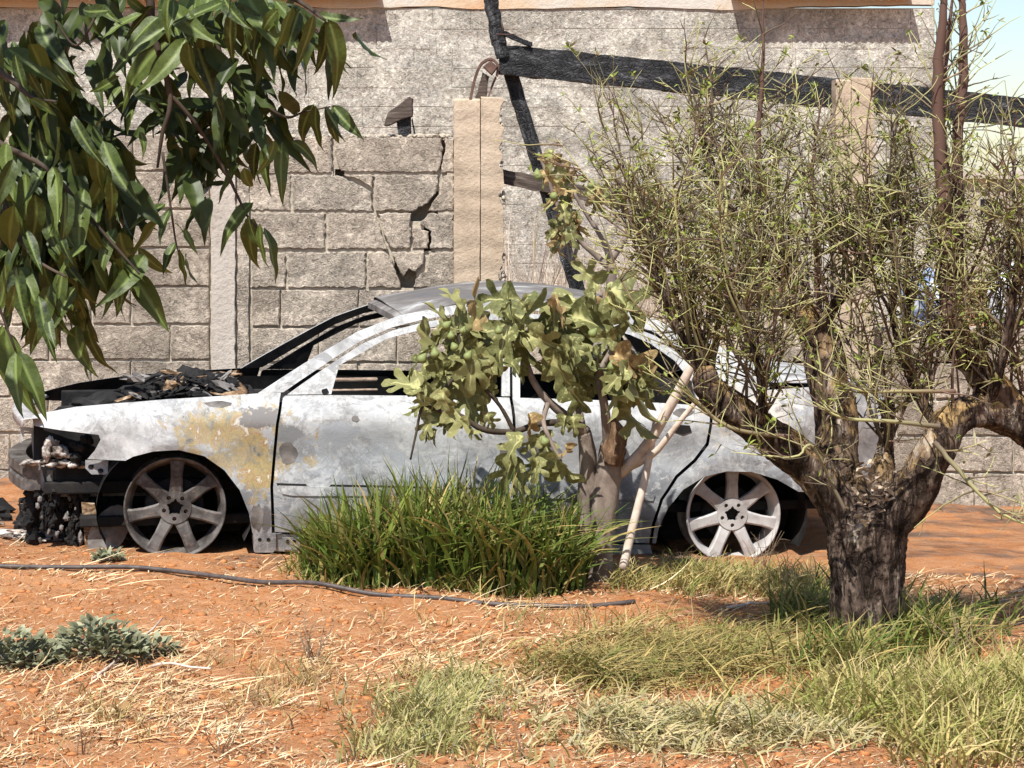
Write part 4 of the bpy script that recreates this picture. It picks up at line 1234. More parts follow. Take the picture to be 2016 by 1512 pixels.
pl = [(214 + 40 * math.cos(t * 0.3927 + 0.3) - 6 * math.sin(t * 0.3927), 1046 + 52 * math.sin(t * 0.3927)) for t in range(16)]
flat('brake_shield', pl, 0.20, 0.03, 'soot')
flat('lower_arm', [(160, 990), (186, 992), (196, 1040), (190, 1088), (168, 1085), (164, 1030)], 0.25, 0.05, 'brown')

# ------------------------------------------------------------------ fruit tree on the right
def gpoint(px, py):
    X, Y = ground_px(px, py)
    return X, Y, float(gz(X, Y))
TX, TY, TZ = gpoint(1700, 1262)
def limb_path(pts):
    """(px, py, Y, radius in px) -> path and radii"""
    return [P(x, y, Y) for x, y, Y, r in pts], [r * Y / FPX for x, y, Y, r in pts]
tree = empty('fruit_tree', (TX, TY, TZ))
tag(tree, 'gnarled pruned fruit tree with bare green-tipped twigs right of the car', 'tree')
def kid(o, parent):
    o.location = -Vector(parent.location); o.parent = parent
    return o
def limb(name, pts, parent, mat, sub=7, n=18, jit=0.16, seed=1, relief=0.0):
    pth, rad = limb_path(pts)
    pp, rr = smooth_path(pth, rad, sub)
    mb = MB(); v, f = tube(pp, rr, n, jit, True, seed)
    if relief:
        fr = frames(pp)
        for i, p in enumerate(pp):
            for k in range(n):
                q = v[i * n + k]; d = (q - p).normalized()
                along_ = i * 0.16
                a_ = 6.2832 * k / n
                c_ = Vector((math.cos(a_) * 3.2, math.sin(a_) * 3.2, along_ + seed))
                r1 = 1 - abs(mnoise.noise(c_)) * 2.2; r2 = 1 - abs(mnoise.noise(c_ * 2.3 + Vector((5, 1, 2)))) * 2.0
                v[i * n + k] = q + d * relief * (0.6 * r1 + 0.4 * r2 - 0.4) + d * relief * 0.5 * mnoise.noise(c_ * 5)
    mb.add(v, f)
    o = mb.build(name, [mat], None)
    return kid(o, parent), pp, rr
Yt = TY
trunk, tp, tr = limb('trunk', [(1700, 1290, Yt, 74), (1702, 1240, Yt, 68), (1706, 1150, Yt, 70), (1708, 1080, Yt, 74), (1708, 1030, Yt, 76), (1708, 1000, Yt, 62), (1710, 975, Yt, 30)], tree, M['bark'], 16, 56, 0.14, 3, 0.011)
limbs = {}
for nm, pts in {
    'a': [(1690, 1060, Yt, 44), (1636, 965, Yt - 0.02, 42), (1560, 890, Yt - 0.08, 36), (1490, 838, Yt - 0.15, 33), (1420, 790, Yt - 0.2, 32), (1392, 758, Yt - 0.22, 28), (1388, 720, Yt - 0.22, 16)],
    'b': [(1690, 1040, Yt + 0.05, 46), (1650, 920, Yt + 0.1, 42), (1644, 830, Yt + 0.16, 40), (1628, 730, Yt + 0.22, 40), (1606, 650, Yt + 0.26, 36), (1560, 606, Yt + 0.28, 28), (1490, 570, Yt + 0.3, 24), (1425, 545, Yt + 0.32, 18)],
    'c': [(1722, 1060, Yt - 0.02, 46), (1790, 975, Yt - 0.05, 42), (1838, 895, Yt - 0.08, 38), (1866, 838, Yt - 0.05, 33), (1906, 812, Yt, 30), (1960, 812, Yt + 0.05, 31), (2040, 845, Yt + 0.1, 36), (2120, 860, Yt + 0.15, 30), (2200, 820, Yt + 0.2, 22), (2250, 740, Yt + 0.2, 12), (2270, 640, Yt + 0.2, 5)],
    'd': [(2060, 870, Yt + 0.1, 38), (2000, 810, Yt + 0.08, 36), (1940, 745, Yt + 0.06, 34), (1895, 680, Yt + 0.05, 30), (1872, 630, Yt + 0.05, 22)],
    'f': [(1402, 780, Yt - 0.2, 9.9), (1362, 700, Yt - 0.25, 7.4), (1322, 620, Yt - 0.3, 5.6), (1290, 520, Yt - 0.3, 3.7)],
    'g': [(1604, 660, Yt + 0.2, 11.2), (1650, 590, Yt + 0.15, 8.7), (1700, 540, Yt + 0.1, 6.8), (1740, 470, Yt + 0.1, 4.3)],
    'h': [(1848, 850, Yt, 11.2), (1800, 760, Yt + 0.1, 8.1), (1770, 680, Yt + 0.15, 6.2), (1752, 600, Yt + 0.15, 4.3)],
    'i': [(1950, 790, Yt, 11.2), (1975, 700, Yt - 0.1, 8.1), (1990, 600, Yt - 0.15, 6.2), (2010, 500, Yt - 0.15, 4.3)],
    'j': [(1500, 580, Yt + 0.3, 8.7), (1470, 500, Yt + 0.3, 6.2), (1440, 420, Yt + 0.32, 4.3), (1400, 340, Yt + 0.3, 3.1)],
    'k': [(1500, 842, Yt - 0.2, 8.7), (1500, 760, Yt - 0.3, 6.8), (1480, 680, Yt - 0.35, 5.0), (1450, 600, Yt - 0.35, 3.7)],
    'e': [(1730, 980, Yt + 0.12, 30), (1738, 930, Yt + 0.2, 24), (1744, 860, Yt + 0.28, 14), (1750, 790, Yt + 0.3, 9)],
}.items():
    o, pp, rr = limb('limb', pts, tree, M['bark'], 14, 36, 0.22, ord(nm), 0.007)
    limbs[nm] = (pp, rr)
# peeled, sunlit bark scales in the fork
mb = MB()
rt = random.Random(5)
for k in range(70):
    px_, py_ = rt.gauss(1716, 46), rt.uniform(905, 1030)
    if abs(px_ - 1712) > 30 + (1030 - py_) * 0.55: continue
    p = P(px_, py_, Yt - 0.17 + (1030 - py_) * 0.0012)
    s = rt.uniform(0.008, 0.024)
    an = rt.uniform(-0.9, 0.9); c_, s_ = math.cos(an), math.sin(an)
    v = [(-s, 0, -s * .3), (s, 0.003, -s * .25), (s * .8, -0.004, s * .3), (-s * .7, -0.006, s * .35)]
    v = [(p.x + a * c_ - c * s_, p.y + b - rt.uniform(0, 0.02), p.z + a * s_ + c * c_) for a, b, c in v]
    mb.add(v, [(0, 1, 2, 3)])
n = NT('pale_bark_scale'); g_ = n.noise(40, 4, 0.6, n.obj()); n.done(n.ramp(g_, [(0.35, (0.14, 0.09, 0.06)), (0.5, (0.42, 0.32, 0.23)), (0.65, (0.64, 0.55, 0.43))]), 0.9)
M['scale'] = n.m
o = mb.build('bark_scales', [M['scale']], None, False); kid(o, tree); o['kind'] = 'stuff'

# shoots: each a tapering whip; colours run brown at the foot to yellow green at the tip
BR, RD, GN, YG = np.array((0.15, 0.112, 0.082)), np.array((0.15, 0.085, 0.065)), np.array((0.36, 0.34, 0.17)), np.array((0.58, 0.57, 0.24))
def whip(start, d, L, r0, seg=7, curl=0.35, up=0.25, rg=rt):
    pts = [Vector(start)]
    d = Vector(d).normalized()
    for i in range(seg):
        d = (d + Vector((rg.uniform(-1, 1), rg.uniform(-1, 1), rg.uniform(-1, 1))) * curl * 0.5 + Vector((0, 0, up * 0.3))).normalized()
        pts.append(pts[-1] + d * (L / seg))
    rad = [r0 * (1 - 0.72 * i / seg) for i in range(seg + 1)]
    return pts, rad
def whip_geo(mb, pts, rad, n, c0, c1):
    v, f = tube(pts, rad, n, 0, False)
    m = len(pts)
    col = []
    for i in range(m):
        t = i / (m - 1)
        col += [tuple(np.array(c0) * (1 - t) + np.array(c1) * t)] * n
    mb.add(v, f, 0, col)
fine = MB()
ends = []
nshoot = 0
tuft_spots = []
def grow(start, d, L, r0, level, tone):
    global nshoot
    seg = 8 if level == 0 else (6 if level == 1 else 4)
    pts, rad = whip(start, d, L, r0, seg, 0.24 if level == 0 else 0.40, 0.24 if level < 1 else 0.10)
    c0 = BR * rt.uniform(0.4, 1.2) if tone < 0.6 else RD * rt.uniform(0.6, 1.2)
    q_ = rt.random() + (0.35 if level == 0 else 0); c1 = (YG if q_ < 0.58 else (GN if q_ < 0.76 else BR)) * rt.uniform(0.6, 1.25)
    if level == 0:
        mb = MB(); whip_geo(mb, pts, rad, 6, c0, c1)
        kid(mb.build('shoot', [M['twig']], None), tree); nshoot += 1
    else:
        whip_geo(fine, pts, rad, 4 if level == 1 else 3, c0 * 1.2 if level == 1 else (c0 + c1) / 2, c1)
    if level < 2:
        cnt = int(L / (0.044 if level == 0 else 0.075)) if level == 0 else rt.randint(0, 3)
        for k in range(cnt):
            t = rt.uniform(0.15, 0.98); i = min(int(t * seg), seg - 1)
            q = pts[i].lerp(pts[i + 1], t * seg - i)
            ax = (pts[i + 1] - pts[i]).normalized()
            sd = Vector((rt.uniform(-1, 1), rt.uniform(-1, 1), rt.uniform(-0.5, 0.5)))
            nd = (ax * rt.uniform(0.35, 0.9) + sd.normalized() * rt.uniform(0.6, 1.1))
            grow(q, nd, (rt.uniform(0.07, 0.30) if level == 0 else rt.uniform(0.03, 0.11)), max(0.0034, rad[i] * 0.62) if level == 0 else rt.uniform(0.0024, 0.0034), level + 1, tone)
    if rt.random() < (0.3 if level else 0.5): tuft_spots.append((pts[-1], level))
def along(key, t):
    pp, rr = limbs[key]; i = min(int(t * (len(pp) - 1)), len(pp) - 2); u = t * (len(pp) - 1) - i
    return pp[i].lerp(pp[i + 1], u), rr[i]
for key, cnt, t0, t1, lean, Lr in (('a', 18, 0.40, 1.0, -0.25, (0.3, 0.8)), ('b', 26, 0.40, 1.0, -0.15, (0.4, 0.95)), ('c', 16, 0.30, 0.95, 0.05, (0.3, 0.8)), ('d', 16, 0.2, 1.0, -0.05, (0.4, 0.95)), ('e', 10, 0.3, 1.0, 0.0, (0.3, 0.8)), ('f', 24, 0.1, 1, -.2, (.3, .8)), ('g', 26, .1, 1, .05, (.3, .8)), ('h', 26, .1, 1, 0, (.3, .85)), ('i', 26, .1, 1, 0.05, (.3, .85)), ('j', 18, .1, 1, -.15, (.25, .65)), ('k', 24, .1, 1, -.05, (.25, .7))):
    for k in range(cnt):
        p, r_ = along(key, rt.uniform(t0, t1))
        d = Vector((lean + rt.gauss(0, 0.42), rt.gauss(0, 0.42), 1.0))
        grow(p + Vector((0, 0, r_ * 0.5)), d, rt.uniform(*Lr), rt.uniform(0.0042, 0.0085), 0, rt.random())
# the upright red-brown leaders that leave the top of the frame, and other hand-placed shoots
for pts in (
    [(1868, 660, Yt + 0.05, 17), (1862, 480, Yt + 0.05, 15), (1852, 300, Yt + 0.05, 13), (1846, 140, Yt + 0.03, 12), (1858, 20, Yt, 11), (1870, -120, Yt, 9)],
    [(1878, 640, Yt + 0.1, 14), (1886, 470, Yt + 0.12, 12), (1884, 300, Yt + 0.14, 11), (1896, 150, Yt + 0.15, 11), (1894, 10, Yt + 0.15, 10), (1888, -120, Yt + 0.15, 8)],
    [(1846, 560, Yt + 0.1, 9), (1868, 400, Yt + 0.1, 8), (1852, 230, Yt + 0.12, 7), (1866, 80, Yt + 0.12, 6), (1880, -60, Yt + 0.12, 4)],
    [(1506, 600, Yt + 0.3, 7), (1498, 430, Yt + 0.3, 6), (1494, 260, Yt + 0.3, 5.5), (1502, 120, Yt + 0.28, 5), (1500, -20, Yt + 0.28, 4)],
    [(1612, 640, Yt + 0.25, 7), (1606, 470, Yt + 0.25, 6), (1600, 330, Yt + 0.25, 5), (1622, 180, Yt + 0.25, 3.5)],
    [(1392, 760, Yt - 0.2, 11), (1384, 690, Yt - 0.2, 9), (1362, 610, Yt - 0.2, 7), (1352, 480, Yt - 0.2, 5), (1335, 380, Yt - 0.2, 3)],
    [(1396, 750, Yt - 0.2, 10), (1412, 640, Yt - 0.18, 7), (1408, 540, Yt - 0.18, 6), (1430, 420, Yt - 0.15, 4), (1420, 300, Yt - 0.15, 3)],
    [(1790, 640, Yt + 0.2, 6), (1780, 480, Yt + 0.2, 5), (1760, 330, Yt + 0.2, 4), (1772, 190, Yt + 0.2, 3)],
    [(1400, 770, Yt - 0.24, 6), (1330, 640, Yt - 0.2, 4), (1262, 470, Yt - 0.1, 3.5), (1222, 310, Yt - 0.05, 3), (1196, 160, Yt, 2)],
    [(1840, 870, Yt - 0.3, 6), (1900, 940, Yt - 0.35, 5), (1970, 1010, Yt - 0.4, 4), (2050, 1040, Yt - 0.4, 3)],
    [(1850, 840, Yt - 0.3, 6), (1760, 830, Yt - 0.38, 4.5), (1660, 822, Yt - 0.42, 3.5), (1600, 790, Yt - 0.45, 2.5)],
    [(1880, 770, Yt - 0.3, 5), (1780, 770, Yt - 0.36, 4), (1680, 765, Yt - 0.4, 3), (1560, 700, Yt - 0.4, 2.5)],
    [(1625, 860, Yt - 0.3, 3.5), (1618, 760, Yt - 0.35, 3), (1604, 660, Yt - 0.36, 2.2)],
    [(1560, 860, Yt - 0.2, 5), (1450, 846, Yt - 0.25, 4.5), (1380, 800, Yt - 0.28, 4), (1330, 745, Yt - 0.3, 3), (1270, 700, Yt - 0.3, 2)],
    [(1660, 1000, Yt - 0.3, 4), (1600, 880, Yt - 0.36, 3), (1560, 900, Yt - 0.4, 2.5), (1440, 890, Yt - 0.4, 2)],
):
    pth, rad = limb_path(pts)
    pp, rr = smooth_path(pth, rad, 6)
    pp = [q + Vector((rt.uniform(-1, 1), rt.uniform(-1, 1), 0)) * 0.004 for q in pp]
    big = rad[0] > 0.02
    mb = MB(); c0 = RD * 0.9 if big else (RD if rt.random() < 0.5 else BR); c1 = RD * 0.8 if (big or pts[-1][1] < 200) else (YG * 0.9)
    rr = [r_ * (1 - 0.75 * (k_ / (len(rr) - 1)) ** 4) for k_, r_ in enumerate(rr)]
    whip_geo(mb, pp, rr, 10 if big else 6, c0, c1)
    kid(mb.build('shoot', [M['twig']], None), tree)
    for k in range(int(len(pp) * (1.4 if big else 0.9))):
        i = rt.randrange(2, len(pp) - 1)
        d = (pp[i + 1 if i + 1 < len(pp) else i] - pp[i - 1]).normalized() * 0.5 + Vector((rt.uniform(-1, 1), rt.uniform(-0.7, 0.7), rt.uniform(-0.1, 0.8))).normalized() * 0.8
        if big: d.x += 0.2
        grow(pp[i], d, rt.uniform(0.10, 0.34), min(0.004, rr[i] * 0.6), 1, rt.random())
o = fine.build('twigs', [M['twig']], None); kid(o, tree); o['kind'] = 'stuff'
# small new leaves
def leaf_strip(mb, p, d, L, w, col, nrm):
    d = d.normalized(); s = d.cross(nrm)
    s = s.normalized() if s.length > 1e-4 else d.orthogonal()
    n_ = s.cross(d)
    v = [p, p + d * L * .35 + s * w + n_ * L * .05, p + d * L * .35 - s * w + n_ * L * .05, p + d * L * .75 + s * w * .6 + n_ * L * -.02, p + d * L * .75 - s * w * .6 - n_ * L * .02, p + d * L - n_ * L * .15]
    mb.add(v, [(0, 1, 2), (1, 3, 4, 2), (3, 5, 4)], 0, col)
mb = MB()
rt.shuffle(tuft_spots)
for p, lv in tuft_spots[:2300]:
    big = rt.random() < 0.12
    for k in range(rt.randint(5, 8) if big else rt.randint(1, 4)):
        d = Vector((rt.uniform(-1, 1), rt.uniform(-1, 1), rt.uniform(-0.6, 0.9)))
        c = np.array((0.25, 0.30, 0.06)) * rt.uniform(0.6, 1.3) if rt.random() < 0.75 else np.array((0.20, 0.15, 0.06)) * rt.uniform(0.6, 1.2)
        leaf_strip(mb, Vector(p), d, rt.uniform(0.025, 0.05) if big else rt.uniform(0.014, 0.035), rt.uniform(0.004, 0.007), c, Vector((rt.uniform(-1, 1), rt.uniform(-1, 1), 1)))
o = mb.build('young_leaves', [M['grass']], None, False); kid(o, tree); o['kind'] = 'stuff'

# ------------------------------------------------------------------ leaf meshes
def pecan_mesh(k):
    r_ = random.Random(100 + k)
    droop, sick, fold = r_.uniform(0.15, 0.55), r_.choice((-1, 1)) * r_.uniform(0.05, 0.32), r_.uniform(0.15, 0.5)
    wmax = r_.uniform(0.110, 0.150)
    nx, hy = 12, 3
    v, rib = [], []
    for i in range(nx + 1):
        x = i / nx
        w = wmax * (math.sin(math.pi * min(1, x ** 0.72)) ** 0.85 * (1 - 0.45 * x) * 1.2 if 0 < x < 1 else 0) + 0.001
        wav = 0.02 * math.sin(x * 14 + k)
        for j in range(-hy, hy + 1):
            s = j / hy
            v.append((x - droop * 0.18 * x ** 3, s * w + sick * x * x, fold * abs(s) * w - droop * x * x * 0.6 + wav * abs(s)))
            rib.append(1 - abs(s) if abs(s) > 0 else 1.0)
    m = 2 * hy + 1
    f = [(i * m + j, (i + 1) * m + j, (i + 1) * m + j + 1, i * m + j + 1) for i in range(nx) for j in range(m - 1)]
    return mesh_np('leaf', v, f, M['pecan'], True, attr={'rib': rib})
PECAN = [pecan_mesh(k) for k in range(10)]
FIG_HALF = [(0.0, 0.02), (0.05, -0.04), (0.16, -0.06), (0.30, 0.0), (0.42, 0.12), (0.47, 0.24), (0.40, 0.33), (0.27, 0.35), (0.20, 0.40), (0.28, 0.48), (0.42, 0.60), (0.47, 0.72), (0.42, 0.80), (0.30, 0.76), (0.16, 0.62), (0.10, 0.60), (0.13, 0.72), (0.16, 0.86), (0.13, 0.98), (0.0, 1.06)]
def fig_mesh(k, mat, dry=0.0):
    r_ = random.Random(200 + k)
    lob = r_.uniform(0.8, 1.15)
    half = [(x * lob * r_.uniform(0.92, 1.08), y) for x, y in FIG_HALF]
    left = [(-x * r_.uniform(0.9, 1.1), y) for x, y in half[1:-1]]
    loop = half + left[::-1]
    bm = fill_grid([(x, y) for x, y in loop], 0.09)
    fold, droop, curl = r_.uniform(0.2, 1.0) + dry * 0.5, r_.uniform(0.2, 1.0) + dry, r_.uniform(-0.8, 0.8)
    bm.verts.index_update()
    v, rib = [], []
    for q in bm.verts:
        x, y = q.co.x, q.co.z
        z = fold * abs(x) - droop * 0.5 * y * y + 0.10 * (1 + dry) * mnoise.noise(Vector((x * 4, y * 4, k))) + curl * x * y
        v.append((y - 0.1 * droop * y * y, x * (1 - 0.25 * dry), z))
        lob_ang = min(abs(math.atan2(x, y + 0.02) - a) for a in (-0.95, -0.5, 0, 0.5, 0.95))
        rib.append(max(0.0, 1 - lob_ang * math.hypot(x, y) * 9) if math.hypot(x, y) < 0.8 else 0)
    f = [[x.index for x in q.verts] for q in bm.faces]
    bm.free()
    return mesh_np('leaf', v, f, mat, True, attr={'rib': rib})
FIGL = [fig_mesh(k, M['figleaf']) for k in range(9)]
FIGD = [fig_mesh(k + 20, M['figdry'], 1.0) for k in range(5)]
def place_leaf(me, base, d, nrm, size, parent, name='leaf', wide=1.0):
    d = d.normalized()
    s = nrm.cross(d); s = s.normalized() if s.length > 1e-4 else d.orthogonal().normalized()
    n_ = d.cross(s)
    o = bpy.data.objects.new(name, me); COL.objects.link(o); o.parent = parent
    b = Vector(base) - Vector(parent.location)
    o.matrix_local = Matrix(((d.x * size, s.x * size * wide, n_.x * size, b.x), (d.y * size, s.y * size * wide, n_.y * size, b.y), (d.z * size, s.z * size * wide, n_.z * size, b.z), (0, 0, 0, 1)))
    return o
def leaf_into(mb, me_v, me_f, base, d, nrm, size, wide=1.0):
    d = d.normalized(); s = nrm.cross(d); s = s.normalized() if s.length > 1e-4 else d.orthogonal().normalized(); n_ = d.cross(s)
    mb.add([Vector(base) + d * (q[0] * size) + s * (q[1] * size * wide) + n_ * (q[2] * size) for q in me_v], me_f)

# ------------------------------------------------------------------ drooping branches at upper left
rp = random.Random(21)
PX_, PY_ = -1.75, 4.35
pec = empty('drooping_tree', (PX_, PY_, float(gz(PX_, PY_))))
tag(pec, 'glossy dark leafy branches hanging in from the upper left corner', 'tree')
pp, rr = smooth_path([(PX_, PY_, -0.1), (PX_ + 0.04, PY_, 0.8), (PX_ + 0.02, PY_ + 0.05, 1.7), (PX_ + 0.1, PY_ + 0.02, 2.6), (PX_ + 0.12, PY_, 3.4)], [0.15, 0.12, 0.10, 0.08, 0.05], 8)
mb = MB(); mb.tube(pp, rr, 16, jit=0.12, seed=2); kid(mb.build('trunk', [M['figbark']], None), pec)
n = NT('dark_branch_bark'); g_ = n.noise(20, 5, 0.6, n.obj()); n.done(n.ramp(g_, [(0.3, (0.03, 0.022, 0.016)), (0.7, (0.085, 0.062, 0.045))]), 0.85)
M['dkbark'] = n.m
def pbranch(pts, parent=pec, name='branch'):
    pts = [(a, b, c, d * 0.62) for a, b, c, d in pts]
    pth, rad = limb_path(pts)
    q, r_ = smooth_path(pth, rad, 6)
    mb = MB(); mb.tube(q, r_, 7, jit=0.1, seed=len(pts))
    kid(mb.build(name, [M['dkbark']], None), parent)
    return q
T0 = (PX_ + 0.05, PY_, 2.3)
def pxof(p): return CX + p[0] * FPX / p[1], HY + (CAMH - p[2]) * FPX / p[1]
tx0, ty0 = pxof(T0)
branches = [
    [(tx0, ty0, 4.35, 34), (-250, -120, 4.3, 28), (60, -60, 4.25, 22), (270, -30, 4.2, 17), (300, 60, 4.2, 12), (335, 190, 4.2, 9), (320, 260, 4.2, 7), (310, 330, 4.22, 4)],
    [(270, -30, 4.2, 16), (400, -40, 4.15, 13), (560, -10, 4.1, 9), (640, 40, 4.05, 5)],
    [(330, 180, 4.2, 8), (390, 250, 4.22, 6), (450, 350, 4.25, 5), (490, 430, 4.25, 4), (520, 460, 4.25, 2.5)],
    [(410, 20, 4.3, 9), (450, 150, 4.3, 7), (500, 190, 4.3, 6), (560, 230, 4.3, 5), (600, 220, 4.3, 3), (650, 210, 4.3, 2)],
    [(tx0, ty0 + 100, 4.35, 28), (-150, 60, 4.2, 20), (10, 150, 4.1, 12), (60, 190, 4.05, 6), (110, 200, 4.0, 4)],
    [(-150, 60, 4.2, 18), (-40, 250, 4.2, 12), (90, 330, 4.15, 8), (170, 420, 4.15, 6), (240, 500, 4.15, 5), (275, 540, 4.15, 3)],
    [(-40, 250, 4.2, 10), (10, 400, 4.15, 8), (60, 500, 4.1, 6), (130, 545, 4.05, 4)],
    [(10, 400, 4.15, 7), (-10, 560, 4.1, 6), (12, 640, 4.1, 4), (30, 690, 4.1, 3)],
    [(320, 300, 4.2, 5), (335, 400, 4.2, 4), (345, 470, 4.2, 3), (352, 500, 4.2, 2)],
    [(190, 30, 4.1, 5), (150, 90, 4.1, 4), (110, 40, 4.1, 3)],
]
bpts = [pbranch(b) for b in branches]
mv = [([tuple(v.co) for v in me.vertices], [tuple(p.vertices) for p in me.polygons]) for me in PECAN]
nleaf = 0
LEAFSTUFF = MB()
def leaflet(bx, by, tx, ty, Y, wide=1.0, dY=0.0, force=False):
    global nleaf
    a, b = P(bx, by, Y), P(tx, ty, Y + dY)
    d = b - a; L = d.length
    me = PECAN[rp.randrange(10)]
    nrm = Vector((rp.uniform(-0.6, 0.6), rp.uniform(-1.2, -0.2), rp.uniform(0.1, 1.0)))
    if nleaf < 300: place_leaf(me, a, d, nrm, L * 1.12, pec, wide=wide)
    else: m_ = mv[nleaf % 10]; leaf_into(LEAFSTUFF, m_[0], m_[1], a, d, nrm, L * 1.12, wide)
    nleaf += 1
EXPL = [
    (575, 12, 538, 120), (600, 22, 618, 70), (618, 30, 597, 126), (640, 40, 655, 140), (645, 38, 704, 174), (625, 30, 690, 52), (548, 18, 498, 66), (590, 18, 560, 100), (700, 62, 736, 128),
    (365, 76, 314, 182), (385, 82, 436, 232), (372, 80, 368, 198), (380, 80, 398, 166), (345, 70, 198, 168), (338, 48, 204, 122), (312, 34, 234, 92), (280, 28, 196, 56), (300, 10, 262, 60), (215, 20, 138, 32),
    (200, 10, 215, 50), (250, -5, 300, 40), (340, 0, 352, 44), (380, 10, 366, 60), (420, 5, 396, 60), (440, -5, 470, 60), (470, 0, 430, 70), (500, 5, 520, 80), (520, 10, 480, 100),
    (35, 176, 8, 230), (52, 190, 92, 236), (8, 178, 16, 228), (60, 195, 112, 225), (20, 200, 34, 250),
    (125, 528, 98, 642), (130, 542, 172, 690), (150, 640, 142, 735), (100, 560, 58, 692), (45, 540, 38, 646), (240, 500, 226, 618), (262, 540, 322, 640), (240, 520, 286, 538), (205, 520, 222, 612),
    (10, 650, 22, 816), (32, 694, 24, 812), (34, 694, 92, 812), (5, 640, -20, 760), (168, 628, 158, 738), (172, 640, 188, 748), (112, 610, 112, 702), (95, 620, 96, 680), (30, 560, 22, 640), (70, 560, 78, 640),
    (498, 398, 410, 466), (500, 430, 466, 522), (520, 448, 552, 542), (512, 440, 508, 522), (490, 425, 500, 500),
    (618, 206, 566, 282), (622, 208, 613, 292), (648, 214, 654, 292), (655, 208, 702, 272), (574, 278, 642, 312), (640, 210, 668, 262),
    (505, 280, 490, 352), (525, 284, 510, 378), (556, 280, 544, 382), (540, 276, 530, 350), (480, 330, 486, 386), (470, 320, 430, 380),
    (350, 440, 372, 474), (345, 478, 314, 532), (354, 490, 372, 562), (366, 500, 366, 546), (362, 450, 382, 500), (330, 420, 262, 480), (325, 400, 270, 440), (335, 410, 300, 470),
    (235, 150, 178, 195), (240, 170, 205, 200), (250, 200, 172, 250), (262, 215, 240, 260), (258, 165, 290, 160), (268, 190, 318, 200), (330, 230, 300, 250), (345, 220, 380, 260), (275, 260, 298, 300),
]
for q in EXPL:
    Y = rp.uniform(4.0, 4.2) if q[0] < 130 or q[1] < 90 else rp.uniform(4.15, 4.35)
    leaflet(*q, Y, rp.uniform(0.9, 1.2), rp.uniform(-0.06, 0.06))
def fillregion(n, cx_, cy_, rx, ry, L0, L1, Y0, Y1, spread=0.35):
    for k in range(n):
        a, r_ = rp.uniform(0, 6.283), math.sqrt(rp.random())
        x, y = cx_ + rx * r_ * math.cos(a), cy_ + ry * r_ * math.sin(a)
        L = rp.uniform(L0, L1); an = math.pi / 2 + rp.gauss(0, spread)
        leaflet(x, y, x + L * math.cos(an), y + L * math.sin(an), rp.uniform(Y0, Y1), rp.uniform(0.8, 1.15), rp.uniform(-0.09, 0.09))
fillregion(10, 110, 560, 70, 34, 80, 120, 4.08, 4.3, 0.35)
fillregion(8, 230, 500, 60, 30, 70, 110, 4.08, 4.3, 0.5)
fillregion(26, 60, 80, 80, 40, 75, 110, 4.1, 4.35, 0.3)
fillregion(72, 105, 330, 130, 120, 85, 130, 4.05, 4.4, 0.32)
fillregion(34, 150, 470, 130, 60, 80, 120, 4.08, 4.4, 0.4)
fillregion(16, 45, 520, 60, 60, 80, 120, 4.1, 4.4, 0.3)
fillregion(46, 440, 20, 150, 45, 70, 120, 4.05, 4.4, 0.7)
fillregion(28, 400, 250, 90, 60, 60, 95, 4.2, 4.45, 0.7)
fillregion(20, 490, 190, 70, 60, 60, 95, 4.2, 4.45, 0.6)
fillregion(12, 410, 330, 60, 60, 60, 90, 4.2, 4.45, 0.8)
fillregion(70, 110, 330, 150, 170, 75, 115, 4.2, 4.5, 0.5)
fillregion(24, 480, 60, 200, 60, 60, 110, 4.1, 4.4, 0.7)
fillregion(90, 100, 360, 150, 190, 70, 110, 4.35, 4.65, 0.5)
fillregion(40, 120, 70, 130, 80, 70, 105, 4.35, 4.6, 0.5)
fillregion(60, 90, 380, 120, 150, 80, 120, 4.25, 4.5, 0.4)
fillregion(30, 70, 130, 80, 60, 80, 110, 4.25, 4.45, 0.3)
fillregion(46, 400, 190, 150, 120, 60, 100, 4.3, 4.5, 0.8)
fillregion(36, 330, 20, 230, 40, 70, 110, 4.25, 4.5, 0.8)
# the rest of the crown, above and beside the frame: it shades the hanging leaves
for k in range(620):
    x, y, z = rp.uniform(-2.2, -0.38), rp.uniform(3.3, 4.9), rp.uniform(2.16, 3.3)
    q = pxof((x, y, z))
    if q[1] > -60 and -20 < q[0]: continue
    m_ = mv[k % 10]
    leaf_into(LEAFSTUFF, m_[0], m_[1], (x, y, z), Vector((rp.gauss(0, .5), rp.gauss(0, .5), -0.9)), Vector((rp.uniform(-1, 1), rp.uniform(-1, 1), 0.6)), rp.uniform(0.11, 0.15), 1.2)
for k in range(60):
    x, y, z = rp.uniform(-1.7, -1.0), rp.uniform(3.9, 4.8), rp.uniform(1.4, 2.2)
    q = pxof((x, y, z))
    if q[0] > -110: continue
    m_ = mv[k % 10]
    leaf_into(LEAFSTUFF, m_[0], m_[1], (x, y, z), Vector((rp.gauss(0, .5), rp.gauss(0, .5), -0.9)), Vector((rp.uniform(-1, 1), rp.uniform(-1, 1), 0.6)), rp.uniform(0.11, 0.15), 1.2)
for k in range(14):
    a = rp.uniform(-0.5, 2.2)
    e_ = (rp.uniform(-1.9, -0.5), rp.uniform(3.5, 4.8), rp.uniform(2.3, 3.2))
    mb = MB(); mb.tube([(PX_ + 0.1, PY_, rp.uniform(2.1, 3.2)), ((PX_ + e_[0]) / 2, (PY_ + e_[1]) / 2, e_[2] + 0.1), e_], [0.03, 0.018, 0.006], 6)
    kid(mb.build('branch', [M['dkbark']], None), pec)
o = LEAFSTUFF.build('foliage', [M['pecan']], None); kid(o, pec); o['kind'] = 'stuff'

